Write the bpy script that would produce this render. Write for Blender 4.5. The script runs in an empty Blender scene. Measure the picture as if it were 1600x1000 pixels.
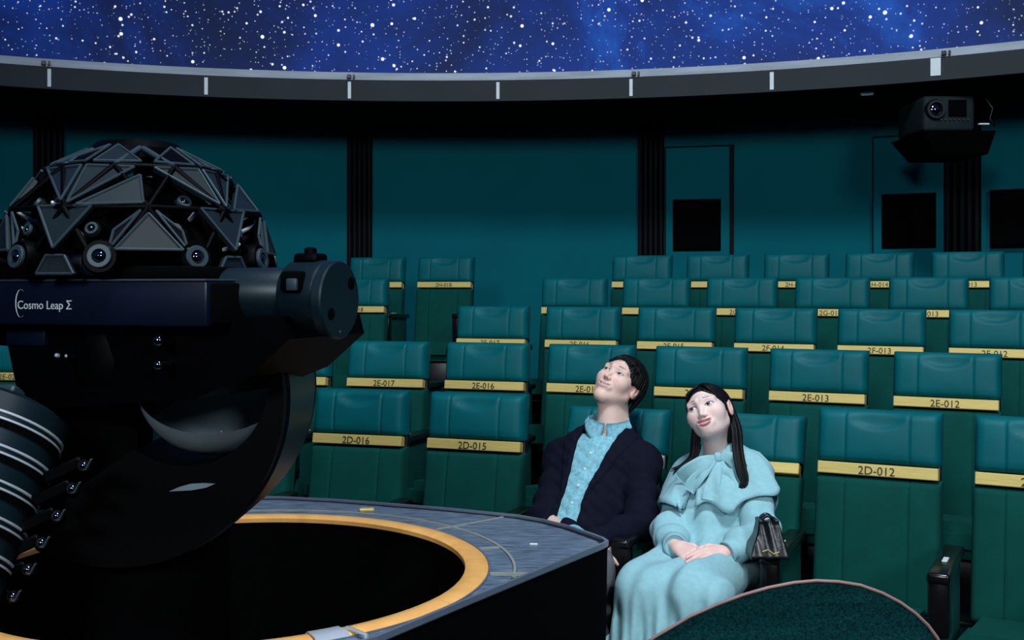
import bpy, bmesh, math, random
import numpy as np
from mathutils import Vector, Matrix
random.seed(7)
S = bpy.context.scene
COL = S.collection
R = math.radians
# ------------------------------------------------------------------ camera
F_PX, CAM_Z, HORIZON = 1715.0, 1.612, 448.5
cam_data = bpy.data.cameras.new('camera'); cam = bpy.data.objects.new('camera', cam_data); COL.objects.link(cam)
cam_data.sensor_width = 36.0; cam_data.lens = 36.0 * F_PX / 1600.0
cam_data.shift_y = -(500 - HORIZON) / 1600.0
cam_data.clip_start = 0.05; cam_data.clip_end = 100
cam.location = (0, 0, CAM_Z); cam.rotation_euler = (R(90), 0, 0)
S.camera = cam
def P(px, py, d):
    """point seen at pixel (px, py) of the 1600x1000 frame, d metres ahead of the camera"""
    return Vector(((px - 800) / F_PX * d, d, CAM_Z - (py - HORIZON) / F_PX * d))
# ------------------------------------------------------------------ world, lights, exposure
w = bpy.data.worlds.new('world'); S.world = w; w.use_nodes = True
w.node_tree.nodes['Background'].inputs[0].default_value = (0.02, 0.05, 0.07, 1)
w.node_tree.nodes['Background'].inputs[1].default_value = 0.3
S.view_settings.view_transform = 'Standard'; S.view_settings.look = 'None'
S.view_settings.gamma = 1.0; S.view_settings.use_curve_mapping = False
S.view_settings.exposure = -0.15
def spot(name, loc, aim, energy, color, size, blend, radius):
    l = bpy.data.lights.new(name, 'SPOT'); l.energy = energy; l.color = color
    l.spot_size = R(size); l.spot_blend = blend; l.shadow_soft_size = radius
    o = bpy.data.objects.new(name, l); COL.objects.link(o); o.location = loc
    o.rotation_euler = (Vector(aim) - Vector(loc)).to_track_quat('-Z', 'Y').to_euler()
    return o
# house spotlights behind the photographer under the dome, and a weaker downlight over the front rows
spot('house_spotlight', (-2.6, -4.8, 4.6), (0.8, 7.0, 1.4), 1300, (0.84, 0.96, 1.0), 62, 0.7, 0.8)
spot('house_spotlight', (3.6, -4.6, 4.6), (1.4, 7.0, 1.4), 1050, (0.84, 0.96, 1.0), 62, 0.7, 0.8)
spot('house_downlight', (0.8, 0.8, 8.0), (1.2, 5.4, 0.8), 2300, (0.84, 0.96, 1.0), 90, 0.8, 0.7)

# ------------------------------------------------------------------ materials
def srgb(r, g, b):
    f = lambda c: (c / 255 / 12.92) if c / 255 <= 0.04045 else ((c / 255 + 0.055) / 1.055) ** 2.4
    return (f(r), f(g), f(b))
def mat(name, col, rough=0.6, metal=0.0, var=0.12, scale=30.0, bump=0.0, bscale=300.0, spec=0.5, stretch=None, coat=0.0, sheen=0.0):
    m = bpy.data.materials.new(name); m.use_nodes = True
    nt = m.node_tree; b = nt.nodes['Principled BSDF']
    tc = nt.nodes.new('ShaderNodeTexCoord'); mp = nt.nodes.new('ShaderNodeMapping')
    nt.links.new(tc.outputs['Object'], mp.inputs[0])
    if stretch: mp.inputs['Scale'].default_value = stretch
    n = nt.nodes.new('ShaderNodeTexNoise'); n.inputs['Scale'].default_value = scale; n.inputs['Detail'].default_value = 5
    nt.links.new(mp.outputs[0], n.inputs['Vector'])
    cr = nt.nodes.new('ShaderNodeValToRGB')
    cr.color_ramp.elements[0].position = 0.3; cr.color_ramp.elements[1].position = 0.7
    cr.color_ramp.elements[0].color = tuple(c * (1 - var) for c in col) + (1,)
    cr.color_ramp.elements[1].color = tuple(min(1, c * (1 + var)) for c in col) + (1,)
    nt.links.new(n.outputs[0], cr.inputs[0]); nt.links.new(cr.outputs[0], b.inputs['Base Color'])
    b.inputs['Roughness'].default_value = rough; b.inputs['Metallic'].default_value = metal
    b.inputs['Specular IOR Level'].default_value = spec
    b.inputs['Coat Weight'].default_value = coat; b.inputs['Sheen Weight'].default_value = sheen
    if bump > 0:
        n2 = nt.nodes.new('ShaderNodeTexNoise'); n2.inputs['Scale'].default_value = bscale; n2.inputs['Detail'].default_value = 3
        nt.links.new(mp.outputs[0], n2.inputs['Vector'])
        bp = nt.nodes.new('ShaderNodeBump'); bp.inputs['Strength'].default_value = bump; bp.inputs['Distance'].default_value = 0.01
        nt.links.new(n2.outputs[0], bp.inputs['Height']); nt.links.new(bp.outputs[0], b.inputs['Normal'])
    return m
def attr_mat(name, rough=0.5, spec=0.4, sss=0.0, bump=0.0, bscale=200):
    """colour read from the mesh's own colour attribute, with fine procedural variation"""
    m = bpy.data.materials.new(name); m.use_nodes = True
    nt = m.node_tree; b = nt.nodes['Principled BSDF']
    a = nt.nodes.new('ShaderNodeAttribute'); a.attribute_name = 'tint'
    n = nt.nodes.new('ShaderNodeTexNoise'); n.inputs['Scale'].default_value = 60
    mx = nt.nodes.new('ShaderNodeMix'); mx.data_type = 'RGBA'; mx.blend_type = 'MULTIPLY'; mx.inputs[0].default_value = 0.08
    nt.links.new(a.outputs['Color'], mx.inputs[6]); nt.links.new(n.outputs[0], mx.inputs[7])
    nt.links.new(mx.outputs[2], b.inputs['Base Color'])
    b.inputs['Roughness'].default_value = rough; b.inputs['Specular IOR Level'].default_value = spec
    if sss:
        b.inputs['Subsurface Weight'].default_value = sss; b.inputs['Subsurface Radius'].default_value = (0.012, 0.005, 0.003)
        b.inputs['Subsurface Scale'].default_value = 0.6
    return m
M = {}
M['headrest'] = mat('teal_leather', srgb(0, 90, 96), 0.5, var=0.12, scale=7, bump=0.10, bscale=420, spec=0.17)
M['fabric'] = mat('green_upholstery', srgb(0, 67, 60), 0.85, var=0.10, scale=12, bump=0.25, bscale=700, spec=0.15)
M['brass'] = mat('brass_plate', srgb(212, 186, 108), 0.5, metal=0.2, var=0.10, scale=9, stretch=(1, 20, 20))
M['ink'] = mat('black_ink', srgb(22, 22, 14), 0.7, var=0.05)
M['black_plastic'] = mat('black_plastic', srgb(12, 13, 16), 0.35, var=0.2, scale=25)
M['black_matte'] = mat('black_matte', srgb(3, 3, 4), 0.95, var=0.2, scale=20, spec=0.04)
M['armwood'] = mat('black_lacquer', srgb(14, 13, 14), 0.22, var=0.25, scale=8, stretch=(1, 6, 1))
M['label_white'] = mat('white_label', srgb(214, 222, 224), 0.5, var=0.04)
M['wall'] = mat('teal_wall', srgb(0, 96, 108), 0.9, var=0.06, scale=2.2, bump=0.08, bscale=160, spec=0.15)
M['wall_dark'] = mat('dark_wall_strip', srgb(13, 16, 20), 0.75, var=0.2, scale=6, spec=0.15)
M['carpet'] = mat('dark_green_carpet', srgb(10, 36, 34), 0.95, var=0.3, scale=90, bump=0.4, bscale=500, spec=0.05)
M['fascia'] = mat('grey_fascia', srgb(52, 57, 60), 0.85, var=0.05, scale=3, spec=0.2)
M['lip'] = mat('pale_lip', srgb(152, 161, 170), 0.5, var=0.2, scale=2.5, stretch=(1, 1, 6))
M['soffit'] = mat('black_soffit', srgb(5, 6, 8), 0.95, var=0.2, scale=4, spec=0.05)
M['desk'] = mat('dark_slate_veneer', srgb(98, 112, 130), 0.34, var=0.55, scale=9, bump=0.06, bscale=60, stretch=(1.5, 9, 1), spec=0.5)
M['desk_edge'] = mat('pewter_edge', srgb(120, 132, 150), 0.35, metal=0.4, var=0.1, scale=8)
M['inlay'] = mat('pale_inlay', srgb(168, 172, 160), 0.4, metal=0.3, var=0.08, scale=12)
M['orange'] = mat('amber_wood_ring', srgb(250, 180, 100), 0.3, var=0.12, scale=5, stretch=(3, 3, 1), spec=0.5)
M['chrome'] = mat('brushed_chrome', srgb(200, 206, 214), 0.28, metal=0.35, var=0.06, scale=10)
M['proj_black'] = mat('black_machine_paint', srgb(1, 1, 2), 0.5, var=0.25, scale=10, spec=0.06)
M['proj_navy'] = mat('navy_machine_paint', srgb(7, 15, 34), 0.35, var=0.15, scale=5, spec=0.35)
M['proj_slate'] = mat('slate_panel_paint', srgb(17, 29, 34), 0.45, var=0.12, scale=8, spec=0.35)
M['proj_teal'] = mat('dark_teal_metal', srgb(10, 30, 38), 0.4, metal=0.2, var=0.12, scale=8)
M['strut'] = mat('edge_strut_metal', srgb(46, 62, 70), 0.5, metal=0.3, var=0.1, scale=12)
M['glass'] = mat('dark_lens_glass', srgb(4, 6, 10), 0.05, var=0.1, spec=0.9, coat=1.0)
M['satin'] = mat('satin_highlight', srgb(150, 168, 176), 0.3, metal=0.5, var=0.2, scale=6)  # pale metal for the drawn highlight and reflection on the cradle
M['chair_cloth'] = mat('speckled_green_cloth', srgb(12, 56, 57), 0.95, var=0.6, scale=170, bump=0.5, bscale=420, spec=0.05)
M['piping'] = mat('rose_brown_piping', srgb(146, 112, 108), 0.5, var=0.1, scale=30)
M['grey_box'] = mat('grey_green_casing', srgb(20, 32, 34), 0.7, var=0.1, scale=9, spec=0.2)

# star field projected on the dome screen
def star_mat():
    m = bpy.data.materials.new('starry_sky_projection'); m.use_nodes = True
    nt = m.node_tree; L = nt.links; N = nt.nodes.new
    b = nt.nodes['Principled BSDF']; b.inputs['Base Color'].default_value = (0.012, 0.016, 0.022, 1); b.inputs['Roughness'].default_value = 0.95
    tc = N('ShaderNodeTexCoord')
    n1 = N('ShaderNodeTexNoise'); n1.inputs['Scale'].default_value = 0.55; n1.inputs['Detail'].default_value = 9; n1.inputs['Roughness'].default_value = 0.62
    n1.inputs['Distortion'].default_value = 0.6
    L.new(tc.outputs['Object'], n1.inputs['Vector'])
    cr = N('ShaderNodeValToRGB'); e = cr.color_ramp.elements
    e[0].position = 0.28; e[0].color = (*srgb(3, 9, 40), 1)
    e[1].position = 0.75; e[1].color = (*srgb(22, 106, 222), 1)
    k = cr.color_ramp.elements.new(0.42); k.color = (*srgb(3, 22, 78), 1)
    k = cr.color_ramp.elements.new(0.58); k.color = (*srgb(4, 46, 134), 1)
    L.new(n1.outputs[0], cr.inputs[0])
    total = cr.outputs[0]
    for scale, rad, soft, gain, seed in ((11.5, 0.125, 0.07, 1.6, 0.0), (22.0, 0.15, 0.09, 1.0, 3.3), (34.0, 0.16, 0.09, 0.5, 7.7)):
        mp = N('ShaderNodeMapping'); mp.inputs['Location'].default_value = (seed, seed * 2, seed * 3)
        L.new(tc.outputs['Object'], mp.inputs[0])
        v = N('ShaderNodeTexVoronoi'); v.inputs['Scale'].default_value = scale; v.feature = 'F1'
        L.new(mp.outputs[0], v.inputs['Vector'])
        sep = N('ShaderNodeSeparateColor'); L.new(v.outputs['Color'], sep.inputs[0])
        rr = N('ShaderNodeMath'); rr.operation = 'MULTIPLY'; L.new(sep.outputs[0], rr.inputs[0]); rr.inputs[1].default_value = rad * 1.6
        d = N('ShaderNodeMath'); d.operation = 'SUBTRACT'; L.new(rr.outputs[0], d.inputs[0]); L.new(v.outputs['Distance'], d.inputs[1])
        s = N('ShaderNodeMath'); s.operation = 'DIVIDE'; s.use_clamp = True; L.new(d.outputs[0], s.inputs[0]); s.inputs[1].default_value = soft
        g = N('ShaderNodeMath'); g.operation = 'MULTIPLY'; L.new(s.outputs[0], g.inputs[0]); g.inputs[1].default_value = gain
        tint = N('ShaderNodeMix'); tint.data_type = 'RGBA'; L.new(sep.outputs[1], tint.inputs[0])
        tint.inputs[6].default_value = (0.75, 0.9, 1.0, 1); tint.inputs[7].default_value = (1.0, 0.97, 0.92, 1)
        vm = N('ShaderNodeVectorMath'); vm.operation = 'SCALE'; L.new(tint.outputs[2], vm.inputs[0]); L.new(g.outputs[0], vm.inputs['Scale'])
        ad = N('ShaderNodeVectorMath'); ad.operation = 'ADD'; L.new(total, ad.inputs[0]); L.new(vm.outputs[0], ad.inputs[1])
        total = ad.outputs[0]
    L.new(total, b.inputs['Emission Color']); b.inputs['Emission Strength'].default_value = 1.0
    return m
M['stars'] = star_mat()

# ------------------------------------------------------------------ mesh helpers
class MB:
    """collects shapes; build() links them as ONE mesh object"""
    def __init__(s): s.v = []; s.f = []
    def add(s, vs, fs):
        k = len(s.v); s.v += [tuple(p) for p in vs]; s.f += [tuple(i + k for i in f) for f in fs]; return s
    def box(s, c, size, rot=None, bev=0.0, seg=2):
        bm = bmesh.new(); bmesh.ops.create_cube(bm, size=1.0)
        bmesh.ops.scale(bm, vec=size, verts=bm.verts)
        if bev > 0: bmesh.ops.bevel(bm, geom=bm.edges[:], offset=bev, segments=seg, affect='EDGES', profile=0.5)
        mt = Matrix.Translation(Vector(c)) @ (rot.to_4x4() if rot is not None else Matrix.Identity(4))
        bm.transform(mt); return s.bm(bm)
    def bm(s, bm):
        bm.verts.index_update()
        s.add([v.co[:] for v in bm.verts], [[v.index for v in f.verts] for f in bm.faces]); bm.free(); return s
    def cyl(s, p0, p1, r0, r1=None, n=20, caps=True):
        r1 = r0 if r1 is None else r1
        p0, p1 = Vector(p0), Vector(p1); a = (p1 - p0).normalized()
        u = a.orthogonal().normalized(); v = a.cross(u)
        vs = []
        for p, r in ((p0, r0), (p1, r1)):
            vs += [p + r * (math.cos(2 * math.pi * i / n) * u + math.sin(2 * math.pi * i / n) * v) for i in range(n)]
        fs = [(i, (i + 1) % n, n + (i + 1) % n, n + i) for i in range(n)]
        if caps: fs += [tuple(range(n - 1, -1, -1)), tuple(range(n, 2 * n))]
        return s.add(vs, fs)
    def lathe(s, p0, axis, prof, n=28):
        """prof: list of (distance along axis, radius)"""
        p0 = Vector(p0); a = Vector(axis).normalized(); u = a.orthogonal().normalized(); v = a.cross(u)
        vs = []; m = len(prof)
        for t, r in prof:
            vs += [p0 + a * t + max(r, 1e-4) * (math.cos(2 * math.pi * i / n) * u + math.sin(2 * math.pi * i / n) * v) for i in range(n)]
        fs = [(j * n + i, j * n + (i + 1) % n, (j + 1) * n + (i + 1) % n, (j + 1) * n + i) for j in range(m - 1) for i in range(n)]
        fs += [tuple(range(n - 1, -1, -1)), tuple(range((m - 1) * n, m * n))]
        return s.add(vs, fs)
    def tube(s, pts, r, n=8, closed=False):
        pts = [Vector(p) for p in pts]; m = len(pts); vs = []
        rs = r if isinstance(r, (list, tuple)) else [r] * m
        prev = None
        for i, p in enumerate(pts):
            a = pts[(i + 1) % m] - p if (closed or i < m - 1) else p - pts[i - 1]
            b = p - pts[i - 1] if (closed or i > 0) else a
            t = (a.normalized() + b.normalized()).normalized()
            u = (prev - t * prev.dot(t)).normalized() if prev is not None else t.orthogonal().normalized()
            prev = u; v = t.cross(u)
            vs += [p + rs[i] * (math.cos(2 * math.pi * k / n) * u + math.sin(2 * math.pi * k / n) * v) for k in range(n)]
        fs = []
        for j in range(m if closed else m - 1):
            q = (j + 1) % m
            fs += [(j * n + k, j * n + (k + 1) % n, q * n + (k + 1) % n, q * n + k) for k in range(n)]
        if not closed: fs += [tuple(range(n - 1, -1, -1)), tuple(range((m - 1) * n, m * n))]
        return s.add(vs, fs)
    def plate(s, pts, th, nrm=None):
        """polygon with thickness th; grows against the normal"""
        pts = [Vector(p) for p in pts]
        if nrm is None: nrm = (pts[1] - pts[0]).cross(pts[2] - pts[0]).normalized()
        nrm = Vector(nrm); n = len(pts)
        vs = pts + [p - nrm * th for p in pts]
        fs = [tuple(range(n)), tuple(range(2 * n - 1, n - 1, -1))] + [(i, i + n, (i + 1) % n + n, (i + 1) % n) for i in range(n)]
        return s.add(vs, fs)
    def mesh(s, name, m, smooth=None):
        me = bpy.data.meshes.new(name); me.from_pydata(s.v, [], s.f); me.materials.append(m)
        bm = bmesh.new(); bm.from_mesh(me); bmesh.ops.recalc_face_normals(bm, faces=bm.faces[:])
        if smooth is not None:
            for f in bm.faces: f.smooth = True
            for e in bm.edges:
                if len(e.link_faces) == 2 and e.calc_face_angle(0) > R(smooth): e.smooth = False
        bm.to_mesh(me); bm.free(); return me
    def build(s, name, m, parent=None, smooth=None, world=True):
        """world: coordinates given in world space under an unrotated parent; else parent-local"""
        if parent is not None and world:
            o = Vector((0, 0, 0)); q = parent
            while q is not None: o += q.location; q = q.parent
            s.v = [tuple(Vector(p) - o) for p in s.v]
        return link(name, s.mesh(name, m, smooth), parent)
def link(name, me, parent=None):
    o = bpy.data.objects.new(name, me); COL.objects.link(o); o.parent = parent; return o
def empty(name, loc, rz=0.0):
    o = bpy.data.objects.new(name, None); COL.objects.link(o); o.location = loc; o.rotation_euler = (0, 0, rz)
    o.empty_display_size = 0.1; return o
def tag(o, label, cat, group=None):
    o['label'] = label; o['category'] = cat
    if group: o['group'] = group
    return o
def structure(o, label=None):
    o['kind'] = 'structure'
    if label: o['label'] = label
    return o
def text_mesh(body, size, m, depth=0.0, align='CENTER'):
    c = bpy.data.curves.new('lettering', 'FONT'); c.body = body; c.size = size; c.align_x = align; c.align_y = 'CENTER'; c.extrude = depth
    c.resolution_u = 3
    t = bpy.data.objects.new('lettering', c); COL.objects.link(t)
    dg = bpy.context.evaluated_depsgraph_get(); me = bpy.data.meshes.new_from_object(t.evaluated_get(dg))
    bpy.data.objects.remove(t); bpy.data.curves.remove(c)
    me.materials.clear(); me.materials.append(m); me.name = 'lettering'; return me

# ------------------------------------------------------------------ the room
RC = Vector((-0.58, 0.92, 0))            # axis of the round room
R_RIM, R_WALL = 7.9, 9.4
Z_SOF, Z_FAS, Z_LIP = 3.105, 3.272, 3.345
def ring_strip(prof, n=160, a0=0.0, a1=2 * math.pi):
    """surface of revolution about the room axis; prof = [(radius, z)...]"""
    vs = []; fs = []; m = len(prof)
    full = abs(a1 - a0 - 2 * math.pi) < 1e-6
    for i in range(n if full else n + 1):
        a = a0 + (a1 - a0) * i / n
        for r, z in prof: vs.append((RC.x + r * math.sin(a), RC.y + r * math.cos(a), z))
    for i in range(n):
        q = (i + 1) % n if full else i + 1
        for j in range(m - 1): fs.append((i * m + j, q * m + j, q * m + j + 1, i * m + j + 1))
    return MB().add(vs, fs)
structure(ring_strip([(R_WALL, -0.05), (R_WALL, Z_SOF)]).build('wall_back', M['wall'], smooth=30), 'curved dark teal auditorium wall behind the seats')
structure(ring_strip([(R_RIM + 0.02, Z_SOF + 0.001), (R_WALL + 0.05, Z_SOF + 0.001)]).build('ceiling_soffit', M['soffit'], smooth=30), 'black soffit ring between dome and wall')
fascia = structure(ring_strip([(R_RIM + 0.06, Z_SOF), (R_RIM, Z_SOF), (R_RIM, Z_FAS), (R_RIM + 0.06, Z_FAS)]).build('trim_1', M['fascia'], smooth=30), 'grey fascia band running round under the dome')
lip = structure(ring_strip([(R_RIM + 0.005, Z_FAS), (R_RIM + 0.005, Z_FAS + 0.022), (R_RIM + 0.05, Z_FAS + 0.03), (R_RIM + 0.05, Z_LIP - .005), (R_RIM + 0.075, Z_LIP), (R_RIM + 0.2, Z_LIP)]).build('trim_2', M['lip'], smooth=30), 'pale metal lip along the lower edge of the starry dome')
# dome screen
RD = R_RIM + 0.12
prof = [(RD * math.cos(t), Z_LIP - 0.03 + RD * 0.82 * math.sin(t)) for t in np.linspace(0, math.pi / 2 * 0.998, 40)]
dome = ring_strip(prof, 120).build('ceiling', M['stars'], smooth=60)
structure(dome, 'domed screen showing a deep blue starry sky')
def on_circle(px, py, rad, z=None):
    """where the ray through a pixel meets the vertical cylinder of radius rad about the room axis"""
    dx = (px - 800) / F_PX
    a = dx * dx + 1; b = -2 * (dx * RC.x + RC.y); c = RC.x ** 2 + RC.y ** 2 - rad ** 2
    d = (-b + math.sqrt(b * b - 4 * a * c)) / (2 * a)
    p = P(px, py, d); ang = math.atan2(p.x - RC.x, p.y - RC.y)
    return p, ang, d
# white marker strips on the fascia, small black units on the lip (parts of the trims)
for px, wd in ((77, .026), (322, .028), (546, .026), (778, .026), (986, .026), (1206, .03), (1462, .07)):
    p, a, d = on_circle(px, 130, R_RIM)
    rot = Matrix.Rotation(-a, 3, 'Z')
    mb = MB().box((p.x - math.sin(a) * .004, p.y - math.cos(a) * .004, Z_FAS - 0.085 if wd < .05 else Z_FAS - 0.07), (wd, 0.008, 0.135 if wd < .05 else .128), rot, .001, 1)
    mb.build('marker_strip', M['label_white'], fascia)
for px, off in ((71, 0), (548, 0), (993, 0), (1478, 0)):
    p, a, d = on_circle(px, 110, R_RIM)
    rot = Matrix.Rotation(-a, 3, 'Z'); t = Vector((math.cos(a), -math.sin(a), 0))
    q = Vector((p.x - math.sin(a) * .0, p.y - math.cos(a) * .0, Z_FAS + .022))
    MB().box(q - t * .012, (.032, .06, .03), rot, .003, 1).box(q + t * .026, (.014, .06, .03), rot, .002, 1).build('sensor_unit', M['black_plastic'], lip)
# ---- floor tiers, curved with the rows
ROWS = 'DEFGH'
CX, CY, R0, STEP, RISE, PITCH = -4.405, -7.027, 12.86, 0.933, 0.186, 0.592
ANG = dict(zip(ROWS, (0.337, 0.358, 0.376, 0.391, 0.405)))
fl = MB(); fl.add([(RC.x + (R_WALL + .1) * math.sin(2 * math.pi * i / 96), RC.y + (R_WALL + .1) * math.cos(2 * math.pi * i / 96), 0) for i in range(96)], [tuple(range(95, -1, -1))])
floor = structure(fl.build('floor', M['carpet']), 'dark green carpeted auditorium floor')
for k in range(1, 5):
    r0 = R0 + STEP * k - 0.74; r1 = R0 + STEP * (k + 1) - 0.74 if k < 4 else 22.0
    z = RISE * k; vs = []; fs = []; n = 70; cnt = 0
    for i in range(n + 1):
        a = -0.50 + 1.30 * i / n
        ring = [(CX + r * math.sin(a), CY + r * math.cos(a)) for r in (r0, r1)]
        for j, (x, y) in enumerate(ring):            # keep the tier inside the round wall
            dx, dy = x - RC.x, y - RC.y; q = math.hypot(dx, dy)
            if q > R_WALL: x, y = RC.x + dx * R_WALL / q, RC.y + dy * R_WALL / q
            ring[j] = (x, y)
        for x, y in ring: vs += [(x, y, 0.0), (x, y, z)]
    for i in range(n):
        b = i * 4; c = b + 4
        fs += [(b + 1, c + 1, c + 3, b + 3), (b, b + 1, c + 1, c), (b + 2, c + 2, c + 3, b + 3)]
    st = structure(MB().add(vs, fs).build('floor_tier', M['carpet']), None)
    st['label'] = 'carpeted step tier carrying the %s row of seats' % ['', 'second', 'third', 'fourth', 'rearmost'][k]
# ---- pillars: dark ribbed strips on the wall
for px, wpx, lab in ((76, 44, 'dark ribbed wall pillar left of the projector ball'), (562, 38, 'dark ribbed wall pillar behind the projector arm end'),
                     (1017, 40, 'dark ribbed wall pillar beside the flush wall door'), (1504, 53, 'dark ribbed wall pillar under the hanging video projector')):
    p, a, d = on_circle(px, 300, R_WALL - 0.05)
    wd = wpx * d / F_PX
    root = structure(empty('wall_pillar', (p.x, p.y, 0.70), -a), lab)
    MB().box((0, 0.01, (Z_SOF - .70) / 2), (wd, 0.05, Z_SOF - .705), None, .004, 1).build('pillar_core', M['soffit'], root, world=False)
    n = 5
    for i in range(n):
        x = (i - (n - 1) / 2) * wd / n
        MB().box((x, -0.03, (Z_SOF - .70) / 2), (wd / n * 0.55, 0.035, Z_SOF - .71), None, .006, 1).build('pillar_rib', M['wall_dark'], root, world=False)
# ---- flush door, wall panel and black loudspeaker squares
def wall_rect(x0, y0, x1, y1, inset, th):
    (p, a, d) = on_circle((x0 + x1) / 2, (y0 + y1) / 2, R_WALL - inset)
    p0, _, _ = on_circle(x0, y0, R_WALL - inset); p1, _, _ = on_circle(x1, y1, R_WALL - inset)
    zt = P(800, y0, d).z; zb = P(800, y1, d).z
    wd = math.hypot(p1.x - p0.x, p1.y - p0.y)
    return p, a, wd, zt, zb
def wall_panel(name, x0, y0, x1, y1, label, dark_side):
    p, a, wd, zt, zb = wall_rect(x0, y0, x1, y1, 0.05, .03)
    zb = 0.75
    root = structure(empty(name, (p.x, p.y, zb), -a), label); h = zt - zb
    MB().box((0, .01, h / 2), (wd, .05, h), None, .004, 1).build('door_leaf', M['wall'], root, world=False)
    if dark_side: MB().box((wd / 2 - .018, -.012, h / 2), (.036, .03, h + .01), None, .003, 1).build('door_edge', M['wall_dark'], root, world=False)
    MB().box((0, 0, h + .006), (wd + .01, .04, .012), None, .002, 1).build('door_top_rail', M['wall_dark'], root, world=False)
    MB().box((-wd / 2 - .003, -.004, h / 2), (.008, .04, h), None, .002, 1).build('door_side_rail', M['wall_dark'], root, world=False)
wall_panel('door_1', 1040, 230, 1146, 400, 'flush teal wall door with a dark right edge', True)
wall_panel('door_2', 1364, 213, 1474, 400, 'flush teal wall panel under the hanging video projector', False)
for x0, y0, x1, y1, lab in ((1051, 311, 1126, 392, 'black square wall loudspeaker on the flush door'),
                            (1377, 302, 1462, 388, 'black square wall loudspeaker left of the rightmost pillar'),
                            (1546, 295, 1632, 385, 'black square wall loudspeaker cut by the right picture edge'),
                            (-60, 342, 17, 428, 'black square wall loudspeaker at the left picture edge')):
    p, a, wd, zt, zb = wall_rect(x0, y0, x1, y1, 0.08, .04)
    root = tag(empty('wall_loudspeaker', (p.x, p.y, zb), -a), lab, 'speaker', 'black wall loudspeakers'); h = zt - zb
    MB().box((0, .03, h / 2), (wd, .06, h), None, .004, 1).build('casing', M['black_matte'], root, world=False)
    MB().box((0, -.004, h / 2), (wd - .03, .016, h - .03), None, .003, 1).build('grille', M['black_matte'], root, world=False)
# ------------------------------------------------------------------ theatre seats
HW = 0.236                                                # half width of headrest and back
def padded(zlo, zhi, hw, T, lean, seams, crease=False, rnd=0.03):
    """upholstered pad in seat coordinates: x across, -y to the front, z up; front face leans back by 'lean'"""
    xs = sorted(set([-hw, -hw + .004, -hw + .012, -hw + .024, -hw + .045] + [hw, hw - .004, hw - .012, hw - .024, hw - .045]
                    + [s + o for s in seams for o in (-.012, -.005, 0, .005, .012)] + list(np.linspace(-.1, .1, 11)) + [-.17, .17]))
    H = zhi - zlo
    ts = sorted(set([0, .004, .012, .026, .05, H - .004, H - .012, H - .026] + list(np.linspace(.05, H - .026, 14 if crease else 7))))
    nx, nz = len(xs), len(ts); vs = []; fs = []
    q = lambda e: math.sqrt(max(0, 1 - (1 - min(e, rnd) / rnd) ** 2))
    for t in ts:
        for x in xs:
            e = q(hw - abs(x)) * 0.75 + 0.25 * (q(hw - abs(x)) > .01)
            y = T * q(min(t + .003, H)) ** .6 * q(H - t + .0005) ** .9 * q(hw - abs(x) + .0005)
            y += 0.012 * (1 - (x / hw) ** 2) * math.sin(math.pi * t / H)
            for s in seams: y -= 0.006 * math.exp(-((x - s) / .004) ** 2)
            if crease and abs(x) < .108:
                zc = H - .036 - .034 * (1 - (x / .108) ** 2)
                k = min(1, max(0, (t - zc) / .014 + .5)); k = k * k * (3 - 2 * k)
                edge = 1 - (x / .108) ** 4
                y -= 0.019 * k * edge * min(1, (H - t) / .03)
            vs.append((x, -y, t))
    for j in range(nz - 1):
        for i in range(nx - 1): fs.append((j * nx + i, j * nx + i + 1, (j + 1) * nx + i + 1, (j + 1) * nx + i))
    # back plane joined to the border
    border = [i for i in range(nx)] + [j * nx + nx - 1 for j in range(1, nz)] + [(nz - 1) * nx + i for i in range(nx - 2, -1, -1)] + [j * nx for j in range(nz - 2, 0, -1)]
    k = len(vs)
    for b in border: vs.append((vs[b][0], .035, vs[b][2]))
    n = len(border)
    for i in range(n): fs.append((border[i], k + i, k + (i + 1) % n, border[(i + 1) % n]))
    fs.append(tuple(range(k, k + n)))
    return [(x, y - (1.12 - (z + zlo)) * math.tan(lean), z + zlo) for x, y, z in vs], fs
LEAN = R(9)
def back_y(z): return -(1.12 - z) * math.tan(LEAN)
SM = {}
SM['headrest'] = MB().add(*padded(.912, 1.12, HW, .055, LEAN, (-.122, .122), True)).mesh('headrest', M['headrest'], 60)
SM['backrest'] = MB().add(*padded(.36, .856, HW + .004, .05, LEAN, (-.122, .122), False, .02)).mesh('backrest', M['fabric'], 60)
pl = MB().box((0, back_y(.884) - .024, .884), (2 * HW - .014, .05, .047), Matrix.Rotation(-LEAN, 3, 'X'), .003, 1)
SM['number_plate'] = pl.mesh('number_plate', M['brass'])
sh = MB().box((0, back_y(.74) + .052, .74), (2 * HW - .012, .04, .72), Matrix.Rotation(-LEAN, 3, 'X'), .012, 2)
SM['back_shell'] = sh.mesh('back_shell', M['black_plastic'], 40)
cv = []
def cushion():
    bm = bmesh.new(); bmesh.ops.create_cube(bm, size=1); bmesh.ops.scale(bm, vec=(2 * HW, .50, .15), verts=bm.verts)
    bmesh.ops.bevel(bm, geom=bm.edges[:], offset=.045, segments=4, affect='EDGES')
    bm.transform(Matrix.Translation((0, -.405, .345)) @ Matrix.Rotation(R(-7), 4, 'X')); return bm
SM['cushion'] = MB().bm(cushion()).mesh('cushion', M['fabric'], 60)
SM['base'] = MB().box((0, -.36, .15), (.36, .34, .30), None, .02, 2).box((0, -.36, .01), (.46, .42, .02), None, .004, 1).mesh('base', M['black_plastic'], 40)
ax = PITCH / 2
at = Matrix.Rotation(R(-2), 3, 'X')
SM['armrest'] = MB().box((ax, -.46, .638), (.074, .55, .038), at, .012, 3).mesh('armrest', M['armwood'], 50)
SM['arm_post'] = MB().box((ax, -.690, .545), (.068, .075, .19), None, .010, 2).mesh('arm_post', M['armwood'], 50)
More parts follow.
